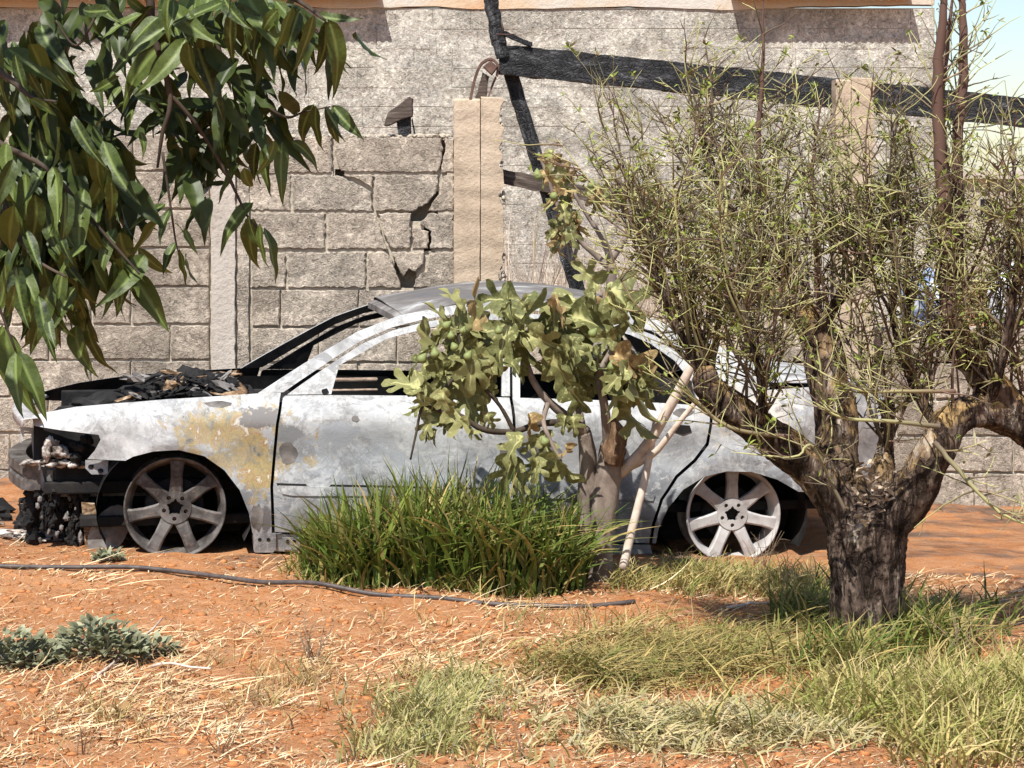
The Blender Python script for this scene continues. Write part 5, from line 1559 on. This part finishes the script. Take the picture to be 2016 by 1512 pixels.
# ------------------------------------------------------------------ fig trees
rf = random.Random(33)
FY = 10.5
figt = empty('fig_tree', (P(1175, 1130, FY).x, FY, float(gz(P(1175, 1130, FY).x, FY))))
tag(figt, 'leafy green fig tree growing from tall grass in front of the car doors', 'tree')
limb('trunk', [(1180, 1150, FY, 28), (1184, 1060, FY, 25), (1192, 980, FY, 25), (1200, 920, FY, 27), (1206, 880, FY, 24), (1208, 852, FY, 14)], figt, M['figbark'], 7, 16, 0.12, 2)
limb('trunk', [(1152, 1150, FY + 0.05, 20), (1152, 1040, FY + 0.05, 18), (1156, 960, FY + 0.04, 18), (1158, 900, FY + 0.03, 17), (1150, 850, FY, 14)], figt, M['figbark'], 7, 12, 0.12, 4)
limb('torn_stump', [(1206, 915, FY - 0.06, 18), (1212, 880, FY - 0.06, 22), (1212, 850, FY - 0.05, 18), (1208, 822, FY - 0.05, 4)], figt, M['tornwood'], 6, 12, 0.5, 7)
fb = [
    [(1152, 850, FY, 13), (1120, 824, FY - 0.05, 10), (1080, 790, FY - 0.1, 8), (1050, 750, FY - 0.1, 7), (1030, 690, FY - 0.08, 6), (1022, 640, FY - 0.05, 4)],
    [(1150, 870, FY, 12), (1138, 800, FY + 0.1, 9), (1140, 720, FY + 0.15, 7), (1165, 640, FY + 0.15, 6), (1185, 575, FY + 0.15, 4)],
    [(1200, 900, FY, 12), (1190, 800, FY - 0.1, 9), (1180, 740, FY - 0.12, 7), (1210, 680, FY - 0.15, 5)],
    [(1130, 830, FY - 0.05, 8), (1060, 835, FY - 0.12, 6), (1010, 850, FY - 0.15, 6), (950, 845, FY - 0.2, 6), (905, 818, FY - 0.2, 5), (860, 808, FY - 0.2, 4), (825, 790, FY - 0.22, 3)],
    [(1012, 850, FY - 0.15, 5), (985, 800, FY - 0.18, 4), (950, 760, FY - 0.2, 4), (920, 720, FY - 0.2, 3), (900, 650, FY - 0.2, 3)],
    [(940, 745, FY - 0.2, 4), (900, 740, FY - 0.2, 3.5), (865, 780, FY - 0.22, 3), (832, 800, FY - 0.22, 3), (820, 850, FY - 0.22, 2.5), (808, 905, FY - 0.22, 2)],
    [(1016, 850, FY - 0.15, 5), (1008, 890, FY - 0.15, 4), (1012, 930, FY - 0.15, 3)],
    [(1150, 720, FY + 0.1, 5), (1200, 700, FY + 0.05, 5), (1240, 690, FY, 4), (1262, 720, FY, 3)],
    [(1080, 790, FY - 0.1, 6), (1070, 830, FY - 0.16, 5), (1085, 870, FY - 0.2, 4), (1100, 900, FY - 0.22, 3)],
    [(1218, 930, FY, 15), (1250, 905, FY - 0.03, 12), (1285, 860, FY - 0.06, 11), (1330, 780, FY - 0.1, 10), (1370, 705, FY - 0.12, 9), (1390, 660, FY - 0.12, 7)],
    [(1240, 918, FY, 10), (1290, 890, FY - 0.08, 7), (1330, 840, FY - 0.12, 6), (1372, 790, FY - 0.14, 5), (1400, 770, FY - 0.14, 4)],
]
tipset = []
for i, b in enumerate(fb):
    o, pp, rr = limb('branch', b, figt, M['palewood'] if i >= 9 else (M['dkbark'] if i in (3, 4, 5) else M['figbark']), 5, 8, 0.1, i)
    if i < 9: tipset += pp[len(pp) // 3:]
def figleaf(px, py, ang, size_px, Y, tilt=None, dry=False, parent=figt, hang=0.0):
    d = Vector((math.cos(ang), rf.uniform(-0.5, 0.3), -math.sin(ang)))
    nrm = Vector((rf.gauss(0, 0.8), rf.uniform(-1.2, 0.3), rf.uniform(-0.2, 1.2)))
    me = rf.choice(FIGD) if dry else rf.choice(FIGL)
    place_leaf(me, P(px, py, Y), d, nrm, size_px * Y / FPX, parent)
# hand-placed large leaves: base, direction (screen, radians clockwise from right), size
for (x, y, a, s, dY, dry) in ((1022, 650, -2.1, 95, -0.1, 0), (1024, 640, -0.9, 110, -0.1, 0), (1000, 640, 1.9, 100, -0.25, 0), (1040, 655, 0.5, 85, -0.2, 0), (880, 650, -1.9, 70, -0.2, 0), (1150, 700, 0.6, 110, -0.15, 0), (1200, 740, 1.2, 90, -0.25, 0), (1240, 720, 1.5, 120, -0.2, 0),
                              (1085, 700, 1.1, 95, -0.2, 0), (1190, 770, 0.1, 100, -0.25, 0), (1195, 560, -0.2, 60, 0.1, 0), (1180, 560, -2.4, 70, 0.1, 0), (1120, 760, 1.0, 70, -0.2, 0), (960, 700, 2.2, 80, -0.25, 0), (930, 690, 1.6, 90, -0.25, 0), (860, 790, 2.9, 55, -0.25, 0), (895, 800, 1.2, 70, -0.25, 0),
                              (1010, 900, 1.9, 75, -0.2, 0), (1030, 860, 2.4, 70, -0.25, 0), (1085, 890, 1.2, 95, -0.25, 0), (850, 690, 2.6, 75, -0.2, 0), (905, 610, -2.0, 60, -0.2, 0), (1235, 790, 1.3, 90, -0.2, 0), (1030, 930, 1.7, 60, -0.2, 0)):
    figleaf(x, y, a, s, FY + dY, dry=bool(dry))
for (cx_, cy_, rx, ry, n) in ((890, 670, 66, 54, 22), (985, 665, 60, 50, 11), (1080, 670, 70, 54, 14), (1175, 685, 76, 56, 17), (1195, 590, 46, 36, 10), (1000, 615, 60, 24, 7), (925, 740, 60, 40, 8), (1235, 730, 36, 50, 13), (1110, 610, 60, 30, 8), (850, 740, 30, 50, 6)):
    for k in range(n):
        a, r_ = rf.uniform(0, 6.283), math.sqrt(rf.random())
        figleaf(cx_ + rx * r_ * math.cos(a), cy_ + ry * r_ * math.sin(a), math.pi / 2 + rf.gauss(0, 1.0), rf.choice((rf.uniform(36, 60), rf.uniform(55, 100))), FY + rf.uniform(-0.3, 0.25), dry=rf.random() < 0.05)
for k in range(26):
    x, y = (rf.uniform(815, 970), rf.uniform(765, 850)) if k < 15 else (rf.uniform(990, 1135), rf.uniform(800, 930))
    figleaf(x, y, math.pi / 2 + rf.gauss(0, 0.7), rf.uniform(26, 58), FY + rf.uniform(-0.3, -0.1), dry=rf.random() < 0.15)
def fruit(px, py, Y, r_px, parent):
    r_ = r_px * Y / FPX
    v, f = lathe_geo([(0.0, 1.25), (0.18, 1.1), (0.5, 0.7), (0.9, 0.1), (1.0, -0.3), (0.85, -0.75), (0.45, -1.0), (0.0, -1.05)], 14)
    an = rf.uniform(-0.9, 0.9)
    M_ = Matrix.Rotation(an, 3, 'Y') @ Matrix.Rotation(R(90), 3, 'X')
    me = mesh_np('fig', [tuple(M_ @ (Vector(q) * r_)) for q in v], f, M['fig'])
    o = link_mesh('fig', me, parent); o.location = P(px, py, Y) - Vector(parent.location)
for (x, y) in ((880, 640), (912, 650), (888, 660), (894, 682), (856, 695), (832, 705), (922, 700), (982, 650), (1168, 655), (1205, 720), (1072, 868)):
    fruit(x, y, FY - 0.30, rf.uniform(7, 10), figt)
# the wilted fig behind the car
F2 = 12.75
fig2 = empty('wilted_fig_tree', (P(1205, 900, F2).x, F2, float(gz(P(1205, 900, F2).x, F2))))
tag(fig2, 'wilted fig tree with curled drying leaves behind the car roof', 'tree')
limb('trunk', [(1225, 915, F2, 18), (1215, 780, F2, 15), (1205, 620, F2, 12), (1204, 520, F2, 10)], fig2, M['figbark'], 6, 10, 0.12, 3)
for i, b in enumerate(([(1204, 530, F2, 8), (1170, 500, F2, 6), (1140, 470, F2, 6), (1105, 420, F2, 5), (1085, 370, F2, 4), (1068, 320, F2, 3), (1060, 300, F2, 2)],
          [(1204, 520, F2, 7), (1185, 470, F2, 5), (1150, 415, F2, 4), (1130, 380, F2, 3)],
          [(1205, 510, F2, 7), (1230, 470, F2, 6), (1245, 430, F2, 5), (1225, 380, F2, 4), (1220, 345, F2, 3)],
          [(1245, 430, F2, 5), (1275, 460, F2, 4), (1300, 400, F2, 3), (1290, 350, F2, 3), (1285, 310, F2, 2)],
          [(1140, 470, F2 + 0.05, 4), (1125, 520, F2, 3), (1115, 470, F2, 2)])):
    limb('branch', b, fig2, M['figbark'] if i != 3 else M['dkbark'], 5, 7, 0.1, i)
for (cx_, cy_, rx, ry, n, ang) in ((1085, 340, 24, 46, 16, 1.4), (1110, 410, 30, 46, 20, 1.55), (1105, 460, 18, 36, 9, 1.6), (1160, 375, 40, 14, 8, 1.5), (1200, 375, 30, 16, 5, 1.6), (1285, 370, 22, 50, 6, 1.5)):
    for k in range(n):
        a, r_ = rf.uniform(0, 6.283), math.sqrt(rf.random())
        figleaf(cx_ + rx * r_ * math.cos(a), cy_ + ry * r_ * math.sin(a), ang + rf.gauss(0, 0.5), rf.uniform(28, 50), F2 + rf.uniform(-0.2, 0.2), dry=rf.random() < 0.4, parent=fig2)
for (x, y) in ((1058, 342), (1092, 385), (1148, 350), (1250, 400), (1165, 362), (1060, 345)): fruit(x, y, F2 - 0.2, 9, fig2)

# stick leaning in front of the car
mb = MB()
pth, rad = limb_path([(1226, 1120, 10.35, 9), (1245, 1040, 10.38, 8.5), (1268, 950, 10.42, 8), (1282, 880, 10.45, 7), (1290, 830, 10.48, 5)])
pp, rr = smooth_path(pth, rad, 5); mb.tube(pp, rr, 9, jit=0.08)
tag(mb.build('pale_stick', [M['palewood']]), 'thin pale peeled stick leaning up from the ground beside the fig trunk', 'stick')

# ------------------------------------------------------------------ ground cover
def ribbons(name, base, az, h, w, bend, cols, mat, seg=4, lean=None, twist=None, tipcol=None, curl=None, label=None, cat=None, flatlie=False):
    """many blades in one mesh; arrays of length n"""
    n = len(h)
    t = np.linspace(0, 1, seg + 1)
    dx, dy = np.cos(az), np.sin(az)
    tw = az + np.pi / 2 + (twist if twist is not None else 0)
    sx, sy = np.cos(tw), np.sin(tw)
    ln = lean if lean is not None else np.zeros(n)
    V = np.zeros((n, seg + 1, 2, 3)); C = np.zeros((n, seg + 1, 2, 3))
    for i, tt in enumerate(t):
        hor = h * (ln * tt + bend * tt ** 2)
        ver = h * (tt * np.sqrt(np.clip(1 - ln ** 2, 0.05, 1)) - 0.55 * bend * tt ** 2.2)
        if curl is not None: ver = ver - h * curl * np.clip(tt - 0.6, 0, 1) ** 2 * 3
        side = 0.06 * h * np.sin(tt * 5 + az * 7)
        x = base[:, 0] + dx * hor + sx * side * 0.4
        y = base[:, 1] + dy * hor + sy * side * 0.4
        z = base[:, 2] + np.maximum(ver, -0.02)
        ww = w * (1 - tt ** 1.8) * 0.5 * (0.75 + 0.5 * min(tt * 3, 1)) + 0.0003
        for k, s in ((0, -1), (1, 1)):
            V[:, i, k, 0] = x + s * sx * ww; V[:, i, k, 1] = y + s * sy * ww; V[:, i, k, 2] = z + s * ww * 0.35
            c = cols if tipcol is None else cols * (1 - tt) + tipcol * tt
            C[:, i, k] = c
    m = (seg + 1) * 2
    b = (np.arange(n) * m)[:, None]
    q = []
    for i in range(seg): q.append(np.concatenate([b + 2 * i, b + 2 * i + 1, b + 2 * i + 3, b + 2 * i + 2], 1))
    F = np.stack(q, 1).reshape(-1, 4)
    me = bpy.data.meshes.new(name)
    vv = V.reshape(-1, 3).astype(np.float32)
    me.vertices.add(len(vv)); me.vertices.foreach_set('co', vv.ravel())
    me.loops.add(F.size); me.loops.foreach_set('vertex_index', F.ravel().astype(np.int32))
    me.polygons.add(len(F)); me.polygons.foreach_set('loop_start', np.arange(0, F.size, 4, dtype=np.int32))
    me.update(calc_edges=True); me.validate()
    a = me.attributes.new('col', 'FLOAT_COLOR', 'POINT')
    c4 = np.ones((len(vv), 4), dtype=np.float32); c4[:, :3] = C.reshape(-1, 3); a.data.foreach_set('color', c4.ravel())
    me.materials.append(mat)
    me.polygons.foreach_set('use_smooth', [True] * len(me.polygons))
    o = link_mesh(name, me)
    return o
U = lambda a, b, n: nrs.uniform(a, b, n)
def palette(n, cols, wts, var=0.25):
    i = nrs.choice(len(cols), n, p=np.array(wts) / sum(wts))
    c = np.array(cols)[i] * U(1 - var, 1 + var, n)[:, None]
    return np.clip(c, 0, 1)
def gp(px, py):
    Y = CAMH * FPX / (py - HY); X = (px - CX) * Y / FPX
    return np.stack([X, Y, gz(X, Y) - 0.006], 1)
def blob(n, cx_, cy_, rx, ry):
    a, r_ = U(0, 6.283, n), np.abs(nrs.normal(0, 0.62, n)) ** 0.8 * (0.7 + 0.5 * fbm(U(0, 50, n), U(0, 50, n), 2)); return cx_ + rx * r_ * np.cos(a), cy_ + ry * r_ * np.sin(a)
G1, G2, G3, G4, DRY, DRY2, OLV, SIL = (0.055, 0.105, 0.016), (0.105, 0.165, 0.026), (0.20, 0.235, 0.045), (0.028, 0.062, 0.012), (0.50, 0.36, 0.14), (0.62, 0.48, 0.24), (0.24, 0.225, 0.075), (0.36, 0.35, 0.21)
# tall green clump before the car
n = 3600
px = U(588, 1150, n); py = 1092 + 72 * np.sqrt(U(0, 1, n))
keep = (py < 1168 - 26 * ((px - 900) / 330) ** 4) & (U(0, 1, n) < np.clip((px - 560) / 90, 0.15, 1))
px, py = px[keep], py[keep]; n = len(px)
base = gp(px, py)
env = np.clip(1 - ((px - 905) / 350) ** 2, 0.25, 1)
h = U(0.18, 0.66, n) * (0.40 + 0.60 * env)
dark = np.clip((px - 820) / 300, 0, 1)
c = palette(n, [G1, G2, G3, G4, OLV, DRY], [3, 4, 2.4, 2, 1, 0.7], 0.4)
c2 = palette(n, [G2, G3, OLV, DRY], [3, 3.5, 2, 1.2], 0.35)
o = ribbons('tall_grass', base, U(0, 6.283, n), h, U(0.009, 0.024, n), U(0.05, 0.8, n), c, M['grass'], 6, U(0.0, 0.22, n), U(-1, 1, n), c2)
tag(o, 'dense tall green grass clump before the car doors', 'grass'); o['kind'] = 'stuff'
# dry grass at the feet of it and by the rear wheel
def patch(name, label, regs, hr, wr_, cols, wts, tips=None, tw=None, bend=(0.2, 0.9), mat='grass', seg=4, lean=(0, 0.4)):
    X, Y_ = [], []
    for (n_, a, b, rx, ry) in regs:
        nt_ = max(3, n_ // 8)
        x, y = blob(nt_, a, b, rx, ry)
        i_ = nrs.randint(0, nt_, n_)
        X.append(x[i_] + nrs.normal(0, 12, n_)); Y_.append(y[i_] + nrs.normal(0, 3.5, n_))
    x, y = np.concatenate(X), np.concatenate(Y_)
    y = np.clip(y, 1062, 1640)
    n_ = len(x)
    c = palette(n_, cols, wts); t_ = palette(n_, tips or cols, tw or wts)
    o = ribbons(name, gp(x, y), U(0, 6.283, n_), U(*hr, n_), U(*wr_, n_), U(*bend, n_), c, M[mat], seg, U(*lean, n_), U(-1.2, 1.2, n_), t_)
    tag(o, label, 'grass'); o['kind'] = 'stuff'
    return o
patch('dry_grass', 'short yellowing grass in front of the rear wheel', [(1900, 1400, 1130, 190, 38), (500, 1560, 1135, 90, 40), (500, 1255, 1140, 70, 30)], (0.05, 0.17), (0.004, 0.008), [OLV, DRY, G3, DRY2], [3, 3, 2, 2])
patch('dry_grass', 'yellowed grass edging the tall green clump', [(700, 640, 1130, 80, 30), (420, 900, 1160, 300, 14)], (0.05, 0.15), (0.004, 0.008), [OLV, DRY, G2, G3], [3, 2, 2, 2])
patch('shaded_grass', 'green grass round the foot of the fruit tree', [(600, 1600, 1215, 120, 55), (1000, 1830, 1260, 140, 70), (600, 1680, 1310, 180, 40)], (0.08, 0.27), (0.005, 0.011), [G1, G2, G4, OLV, DRY], [2, 2, 2, 2, 1], [G2, G3, OLV, DRY], [1, 2, 2, 2])
patch('brown_grass', 'olive and brown matted grass left of the fruit tree', [(4600, 1380, 1290, 320, 72), (1600, 1180, 1320, 200, 70)], (0.05, 0.17), (0.004, 0.008), [OLV, DRY, G3, (0.24, 0.18, 0.08)], [3, 3.4, 1.4, 2], None, None, (0.4, 1.0), lean=(0.2, 0.7))
patch('bright_grass', 'bright yellow-green grass in the lower right corner', [(3000, 1900, 1430, 240, 120), (1800, 2050, 1420, 180, 140), (1200, 1700, 1400, 260, 80)], (0.07, 0.26), (0.005, 0.010), [G3, OLV, (0.42, 0.37, 0.13), DRY, DRY2], [1.6, 2, 3, 2.4, 1.4], [G3, (0.42, 0.38, 0.13), DRY2], [1.6, 2.4, 1.6])
patch('silver_weeds', 'pale grey-green weeds spread across the lower right', [(3600, 1540, 1430, 380, 85), (1800, 1250, 1440, 280, 70)], (0.03, 0.12), (0.005, 0.011), [SIL, OLV, DRY2, (0.36, 0.33, 0.13), (0.55, 0.45, 0.26)], [1.5, 2, 2.5, 2, 3], None, None, (0.3, 1.1), lean=(0.1, 0.7))
patch('feathery_weeds', 'feathery yellow-green weed mound at the bottom centre', [(2600, 850, 1415, 190, 95), (900, 900, 1360, 140, 60), (700, 800, 1480, 200, 45)], (0.02, 0.12), (0.004, 0.009), [(0.44, 0.41, 0.16), OLV, SIL, (0.30, 0.29, 0.08), DRY2], [3, 2, 1, 1.5, 2], None, None, (0.1, 1.0), lean=(0, 0.5))
patch('sparse_weeds', 'thin wisps of dry weeds over the red earth', [(700, 600, 1350, 560, 150), (400, 1200, 1230, 500, 50), (160, 200, 1420, 260, 80)], (0.03, 0.15), (0.002, 0.005), [DRY, DRY2, (0.30, 0.20, 0.11), OLV], [2, 2, 2, 1])
# tall dry growth between the walls
n = 1100
px, Yb = U(990, 1660, n), U(15.0, 21.0, n)
X = (px - CX) * Yb / FPX
base = np.stack([X, Yb, gz(X, Yb)], 1)
o = ribbons('tall_dry_growth', base, U(0, 6.283, n), U(0.9, 1.9, n) * np.where(px < 1150, 1.0, 0.9), U(0.006, 0.012, n), U(0.0, 0.30, n), palette(n, [(0.46, 0.37, 0.28), (0.54, 0.45, 0.35), (0.38, 0.29, 0.21), OLV], [3, 3, 2, 0.5]), M['straw'], 6, U(0, 0.14, n), U(-1, 1, n))
tag(o, 'tall straw-coloured dry growth between the two walls', 'grass'); o['kind'] = 'stuff'
# straw lying about
n = 42000
px, py = U(-250, 2266, n), 1078 + 470 * U(0, 1, n) ** 0.85
dens = fbm(px / 170.0, py / 60.0, 3, 5)
keep = (dens * 1.5 + U(-0.4, 0.4, n) > np.where(px < 700, 0.2, 0.08)) & ~((py < 1098) & (px > 60))
px, py = px[keep], py[keep]; n = len(px)
base = gp(px, py); base[:, 2] += U(0.006, 0.016, n)
L = np.where(U(0, 1, n) < 0.05, U(0.12, 0.30, n), U(0.015, 0.085, n))
o = ribbons('straw', base, U(0, 6.283, n), L, U(0.002, 0.0058, n), U(-0.25, 0.25, n), palette(n, [(0.64, 0.46, 0.25), (0.74, 0.58, 0.37), (0.50, 0.32, 0.16), (0.36, 0.22, 0.13)], [3, 3, 2, 1.2]), M['straw'], 4, U(0.96, 1.03, n), U(-0.3, 0.3, n))
tag(o, 'dry straw and stalks littering the red earth', 'straw'); o['kind'] = 'stuff'
n = 45000
px, py = U(-250, 2266, n), 1080 + 470 * U(0, 1, n) ** 0.9
keep = (fbm(px / 110.0, py / 40.0, 3, 41) + U(-0.5, 0.5, n) > -0.1) & ~((py < 1100) & (px > 60))
px, py = px[keep], py[keep]; n = len(px)
base = gp(px, py); base[:, 2] += U(0.004, 0.012, n)
o = ribbons('plant_litter', base, U(0, 6.283, n), U(0.008, 0.04, n), U(0.002, 0.006, n), U(-0.2, 0.2, n), palette(n, [(0.60, 0.44, 0.26), (0.72, 0.58, 0.40), (0.40, 0.24, 0.13), (0.20, 0.12, 0.075), (0.30, 0.28, 0.14)], [3, 3, 2, 1.4, 1]), M['straw'], 1, U(0.9, 1.03, n), U(-0.5, 0.5, n))
tag(o, 'fine broken plant litter strewn over the red earth', 'litter'); o['kind'] = 'stuff'
# clods
mb = MB()
ico = lump_geo((0, 0, 0), (1, 1, 1), 1, 1, 0.7)
rc = random.Random(8)
variants = [lump_geo((0, 0, 0), (1, 1, 1), k, 1, 0.8) for k in range(12)]
for k in range(6500):
    x, y = rc.uniform(-250, 2266), 1076 + 460 * rc.random()
    if 60 < x < 1700 and y < 1100: continue
    X, Y = ground_px(x, y); z = float(gz(X, Y))
    s = rc.choice((0.004, 0.005, 0.007, 0.010, 0.016)) * rc.uniform(0.7, 1.4)
    v, f = variants[k % 12]; a = rc.uniform(0, 6.28); c_, s_ = math.cos(a), math.sin(a)
    t = rc.uniform(0.75, 1.25)
    mb.add([(X + (q.x * c_ - q.y * s_) * s, Y + (q.x * s_ + q.y * c_) * s, z + q.z * s * 0.6) for q in v], f, 0, (0.42 * t, 0.18 * t, 0.072 * t))
o = mb.build('earth_clods', [M['clod']], None, True); tag(o, 'clods and crumbs of red earth scattered over the ground', 'clods'); o['kind'] = 'stuff'

# grey-leaved weeds at the left edge
def sage(name, label, px, py, rx, hpx, nl, seed):
    r_ = random.Random(seed)
    X, Y = ground_px(px, py); Z = float(gz(X, Y))
    e = empty(name, (X, Y, Z)); tag(e, label, 'plant')
    s = Y / FPX
    mb = MB(); st = MB()
    for k in range(nl):
        a = r_.uniform(0, 6.283); rr = math.sqrt(r_.random()) * rx * s
        p = Vector((rr * math.cos(a), rr * math.sin(a) * 0.5, max(0.0, r_.uniform(0.1, 1.0) * hpx * s * (1 - (rr / (rx * s * 1.15)) ** 2))))
        d = Vector((math.cos(a) * r_.uniform(0.2, 1), math.sin(a) * r_.uniform(0.2, 1) - 0.2, r_.uniform(0.0, 1.1)))
        t = r_.uniform(0.6, 1.3)
        c = np.array((0.22, 0.225, 0.13)) * t if r_.random() < 0.72 else np.array((0.33, 0.34, 0.22)) * t
        leaf_strip(mb, p, d, r_.uniform(0.03, 0.06), r_.uniform(0.009, 0.017), c, Vector((r_.uniform(-.5, .5), r_.uniform(-.8, 0), 1)))
    for k in range(18):
        a = r_.uniform(0, 6.283); rr = r_.uniform(0.3, 1) * rx * s
        st.tube([(0.3 * rr * math.cos(a), 0.2 * rr * math.sin(a), -0.01), (0.7 * rr * math.cos(a), 0.4 * rr * math.sin(a), hpx * s * 0.35), (rr * math.cos(a), 0.5 * rr * math.sin(a), hpx * s * r_.uniform(0.2, 0.6))], 0.0025, 5)
    mb.build('foliage', [M['grass']], e, False)['kind'] = 'stuff'
    st.build('stems', [M['figbark']], e)['kind'] = 'stuff'
    return e
sage('grey_weed', 'grey-leaved weed cut off by the left edge of the picture', 20, 1312, 95, 78, 420, 1)
sage('grey_weed', 'grey-leaved weed mound to the right of the one at the edge', 195, 1300, 90, 80, 420, 2)
sage('grey_weed', 'small low tuft of grey leaves at the right end of the grey weeds', 312, 1288, 34, 36, 90, 3)
sage('grey_weed', 'tiny grey tuft on the bare earth before the front wheel', 214, 1118, 24, 18, 60, 4)
# dead weed stalks in the foreground
rd = random.Random(17)
def dead_weed(label, px, py, hpx, cnt, spread, seed):
    r_ = random.Random(seed)
    X, Y = ground_px(px, py); e = empty('dead_weed', (X, Y, float(gz(X, Y)))); tag(e, label, 'plant')
    mb = MB(); s = Y / FPX
    for k in range(cnt):
        pts, rad = whip((r_.uniform(-.02, .02), r_.uniform(-.02, .02), -0.01), (r_.gauss(0, spread), r_.gauss(0, spread), 1), hpx * s * r_.uniform(0.5, 1.0), r_.uniform(0.0016, 0.003), 6, 0.4, 0.0, r_)
        whip_geo(mb, pts, rad, 4, (0.16, 0.10, 0.07), (0.34, 0.25, 0.16))
        for q in range(r_.randint(1, 4)):
            i = r_.randrange(2, 6)
            p2, r2 = whip(pts[i], (r_.uniform(-1, 1), r_.uniform(-1, 1), r_.uniform(0, 1)), hpx * s * r_.uniform(0.1, 0.35), 0.0014, 4, 0.5, 0.0, r_)
            whip_geo(mb, p2, r2, 3, (0.22, 0.14, 0.09), (0.42, 0.32, 0.21))
    mb.build('stalks', [M['twig']], e)['kind'] = 'stuff'
dead_weed('twiggy brown dead weed on the earth below the hose', 615, 1300, 130, 14, 0.5, 1)
dead_weed('thin dead stalk beside the feathery weed mound', 705, 1490, 150, 3, 0.15, 2)
dead_weed('single dark dead stalk standing at the bottom centre', 1022, 1500, 150, 2, 0.08, 3)
dead_weed('dead stalks fanning from the bare earth at bottom left', 440, 1490, 170, 6, 0.4, 4)
dead_weed('forked dead stalk near the lower left corner', 160, 1490, 110, 4, 0.3, 5)
dead_weed('dark dead stalks in front of the rear wheel', 1545, 1165, 150, 5, 0.35, 6)
dead_weed('dry tuft of curled stalks against the rear wheel', 1500, 1110, 120, 16, 0.35, 7)
dead_weed('dead stalks right of the fruit tree trunk', 1900, 1300, 170, 7, 0.4, 8)
dead_weed('dead stalks at the far right edge beyond the trunk', 1985, 1330, 200, 5, 0.3, 9)
dead_weed('two dry seed stalks rising from the tall grass', 755, 1100, 190, 3, 0.15, 10)
# fallen stems
for (a, b, c, d, r_, lab) in ((185, 1345, 320, 1232, 0.006, 'pale dry cane lying across the grey weeds'), (300, 1318, 415, 1330, 0.006, 'short pale cane lying on the earth right of the grey weeds'), (1430, 1190, 1520, 1184, 0.008, 'short pale stick on the bare patch left of the trunk')):
    A, B = ground_px(a, b), ground_px(c, d)
    mb = MB(); pts = []
    for k in range(7):
        t = k / 6; x, y = A[0] + (B[0] - A[0]) * t, A[1] + (B[1] - A[1]) * t
        pts.append((x, y + rd.uniform(-.006, .006), float(gz(x, y)) + 0.012 + 0.02 * t * (1 if r_ < 0.008 else 0)))
    mb.tube(pts, [r_ * (1 - 0.06 * k) for k in range(7)], 7, jit=0.15)
    tag(mb.build('dry_cane', [M['palewood']]), lab, 'stick')
# irrigation pipe
pts, prev = [], None
for (x, y) in ((-320, 1140), (-150, 1134), (0, 1135), (150, 1134), (250, 1133), (340, 1137), (430, 1147), (520, 1161), (620, 1173), (740, 1180), (860, 1184), (960, 1188), (1060, 1190), (1160, 1190), (1250, 1186)):
    X, Y = ground_px(x, y); pts.append((X, Y, float(gz(X, Y)) + 0.008 + (0.012 if 100 < x < 700 else 0)))
pp, rr = smooth_path(pts, [0.0105] * len(pts), 6)
mb = MB(); mb.tube(pp, rr, 10)
tag(mb.build('irrigation_pipe', [M['hose']]), 'thin black irrigation pipe snaking across the earth in front of the car', 'pipe')

# burnt rubbish under and before the nose of the car
mb = MB()
for k in range(70):
    x, y = rc.uniform(-120, 190), rc.uniform(1010, 1084)
    X, Y = ground_px(x, y); s = rc.uniform(0.015, 0.06)
    v, f = lump_geo((X, Y, float(gz(X, Y)) + s * 0.3), (s * 1.3, s, s * 0.8), k, 2, 0.8, 2.0); mb.add(v, f)
tag(mb.build('burnt_rubbish', [M['black']], None, False), 'heap of black burnt rubbish under the nose of the car', 'rubbish')['kind'] = 'stuff'
mb = MB()
for k in range(46):
    x, y = rc.gauss(52, 34), rc.uniform(1064, 1086)
    X, Y = ground_px(x, y); s = rc.uniform(0.006, 0.020)
    v, f = lump_geo((X, Y, float(gz(X, Y)) + s * 0.6 + rc.uniform(0, 0.02)), (s * 2.2, s, s * 0.6), k, 1, 0.9, 2.0); mb.add(v, f)
tag(mb.build('white_ash_heap', [M['whiteash']], None, False), 'small heap of whitish ash scraps on the earth before the car nose', 'ash')['kind'] = 'stuff'

GROUPS = {'grey_weed': 'grey weeds at the left edge', 'dead_weed': 'dead weed stalks', 'concrete_pillar': 'concrete pillars', 'nail': 'bent nails on the burnt spike', 'dry_cane': 'dry canes lying about', 'dry_grass': 'yellowing grass patches'}
# groups of like things
for o in bpy.data.objects:
    k = o.name.split('.')[0]
    if o.parent is None and k in GROUPS: o['group'] = GROUPS[k]
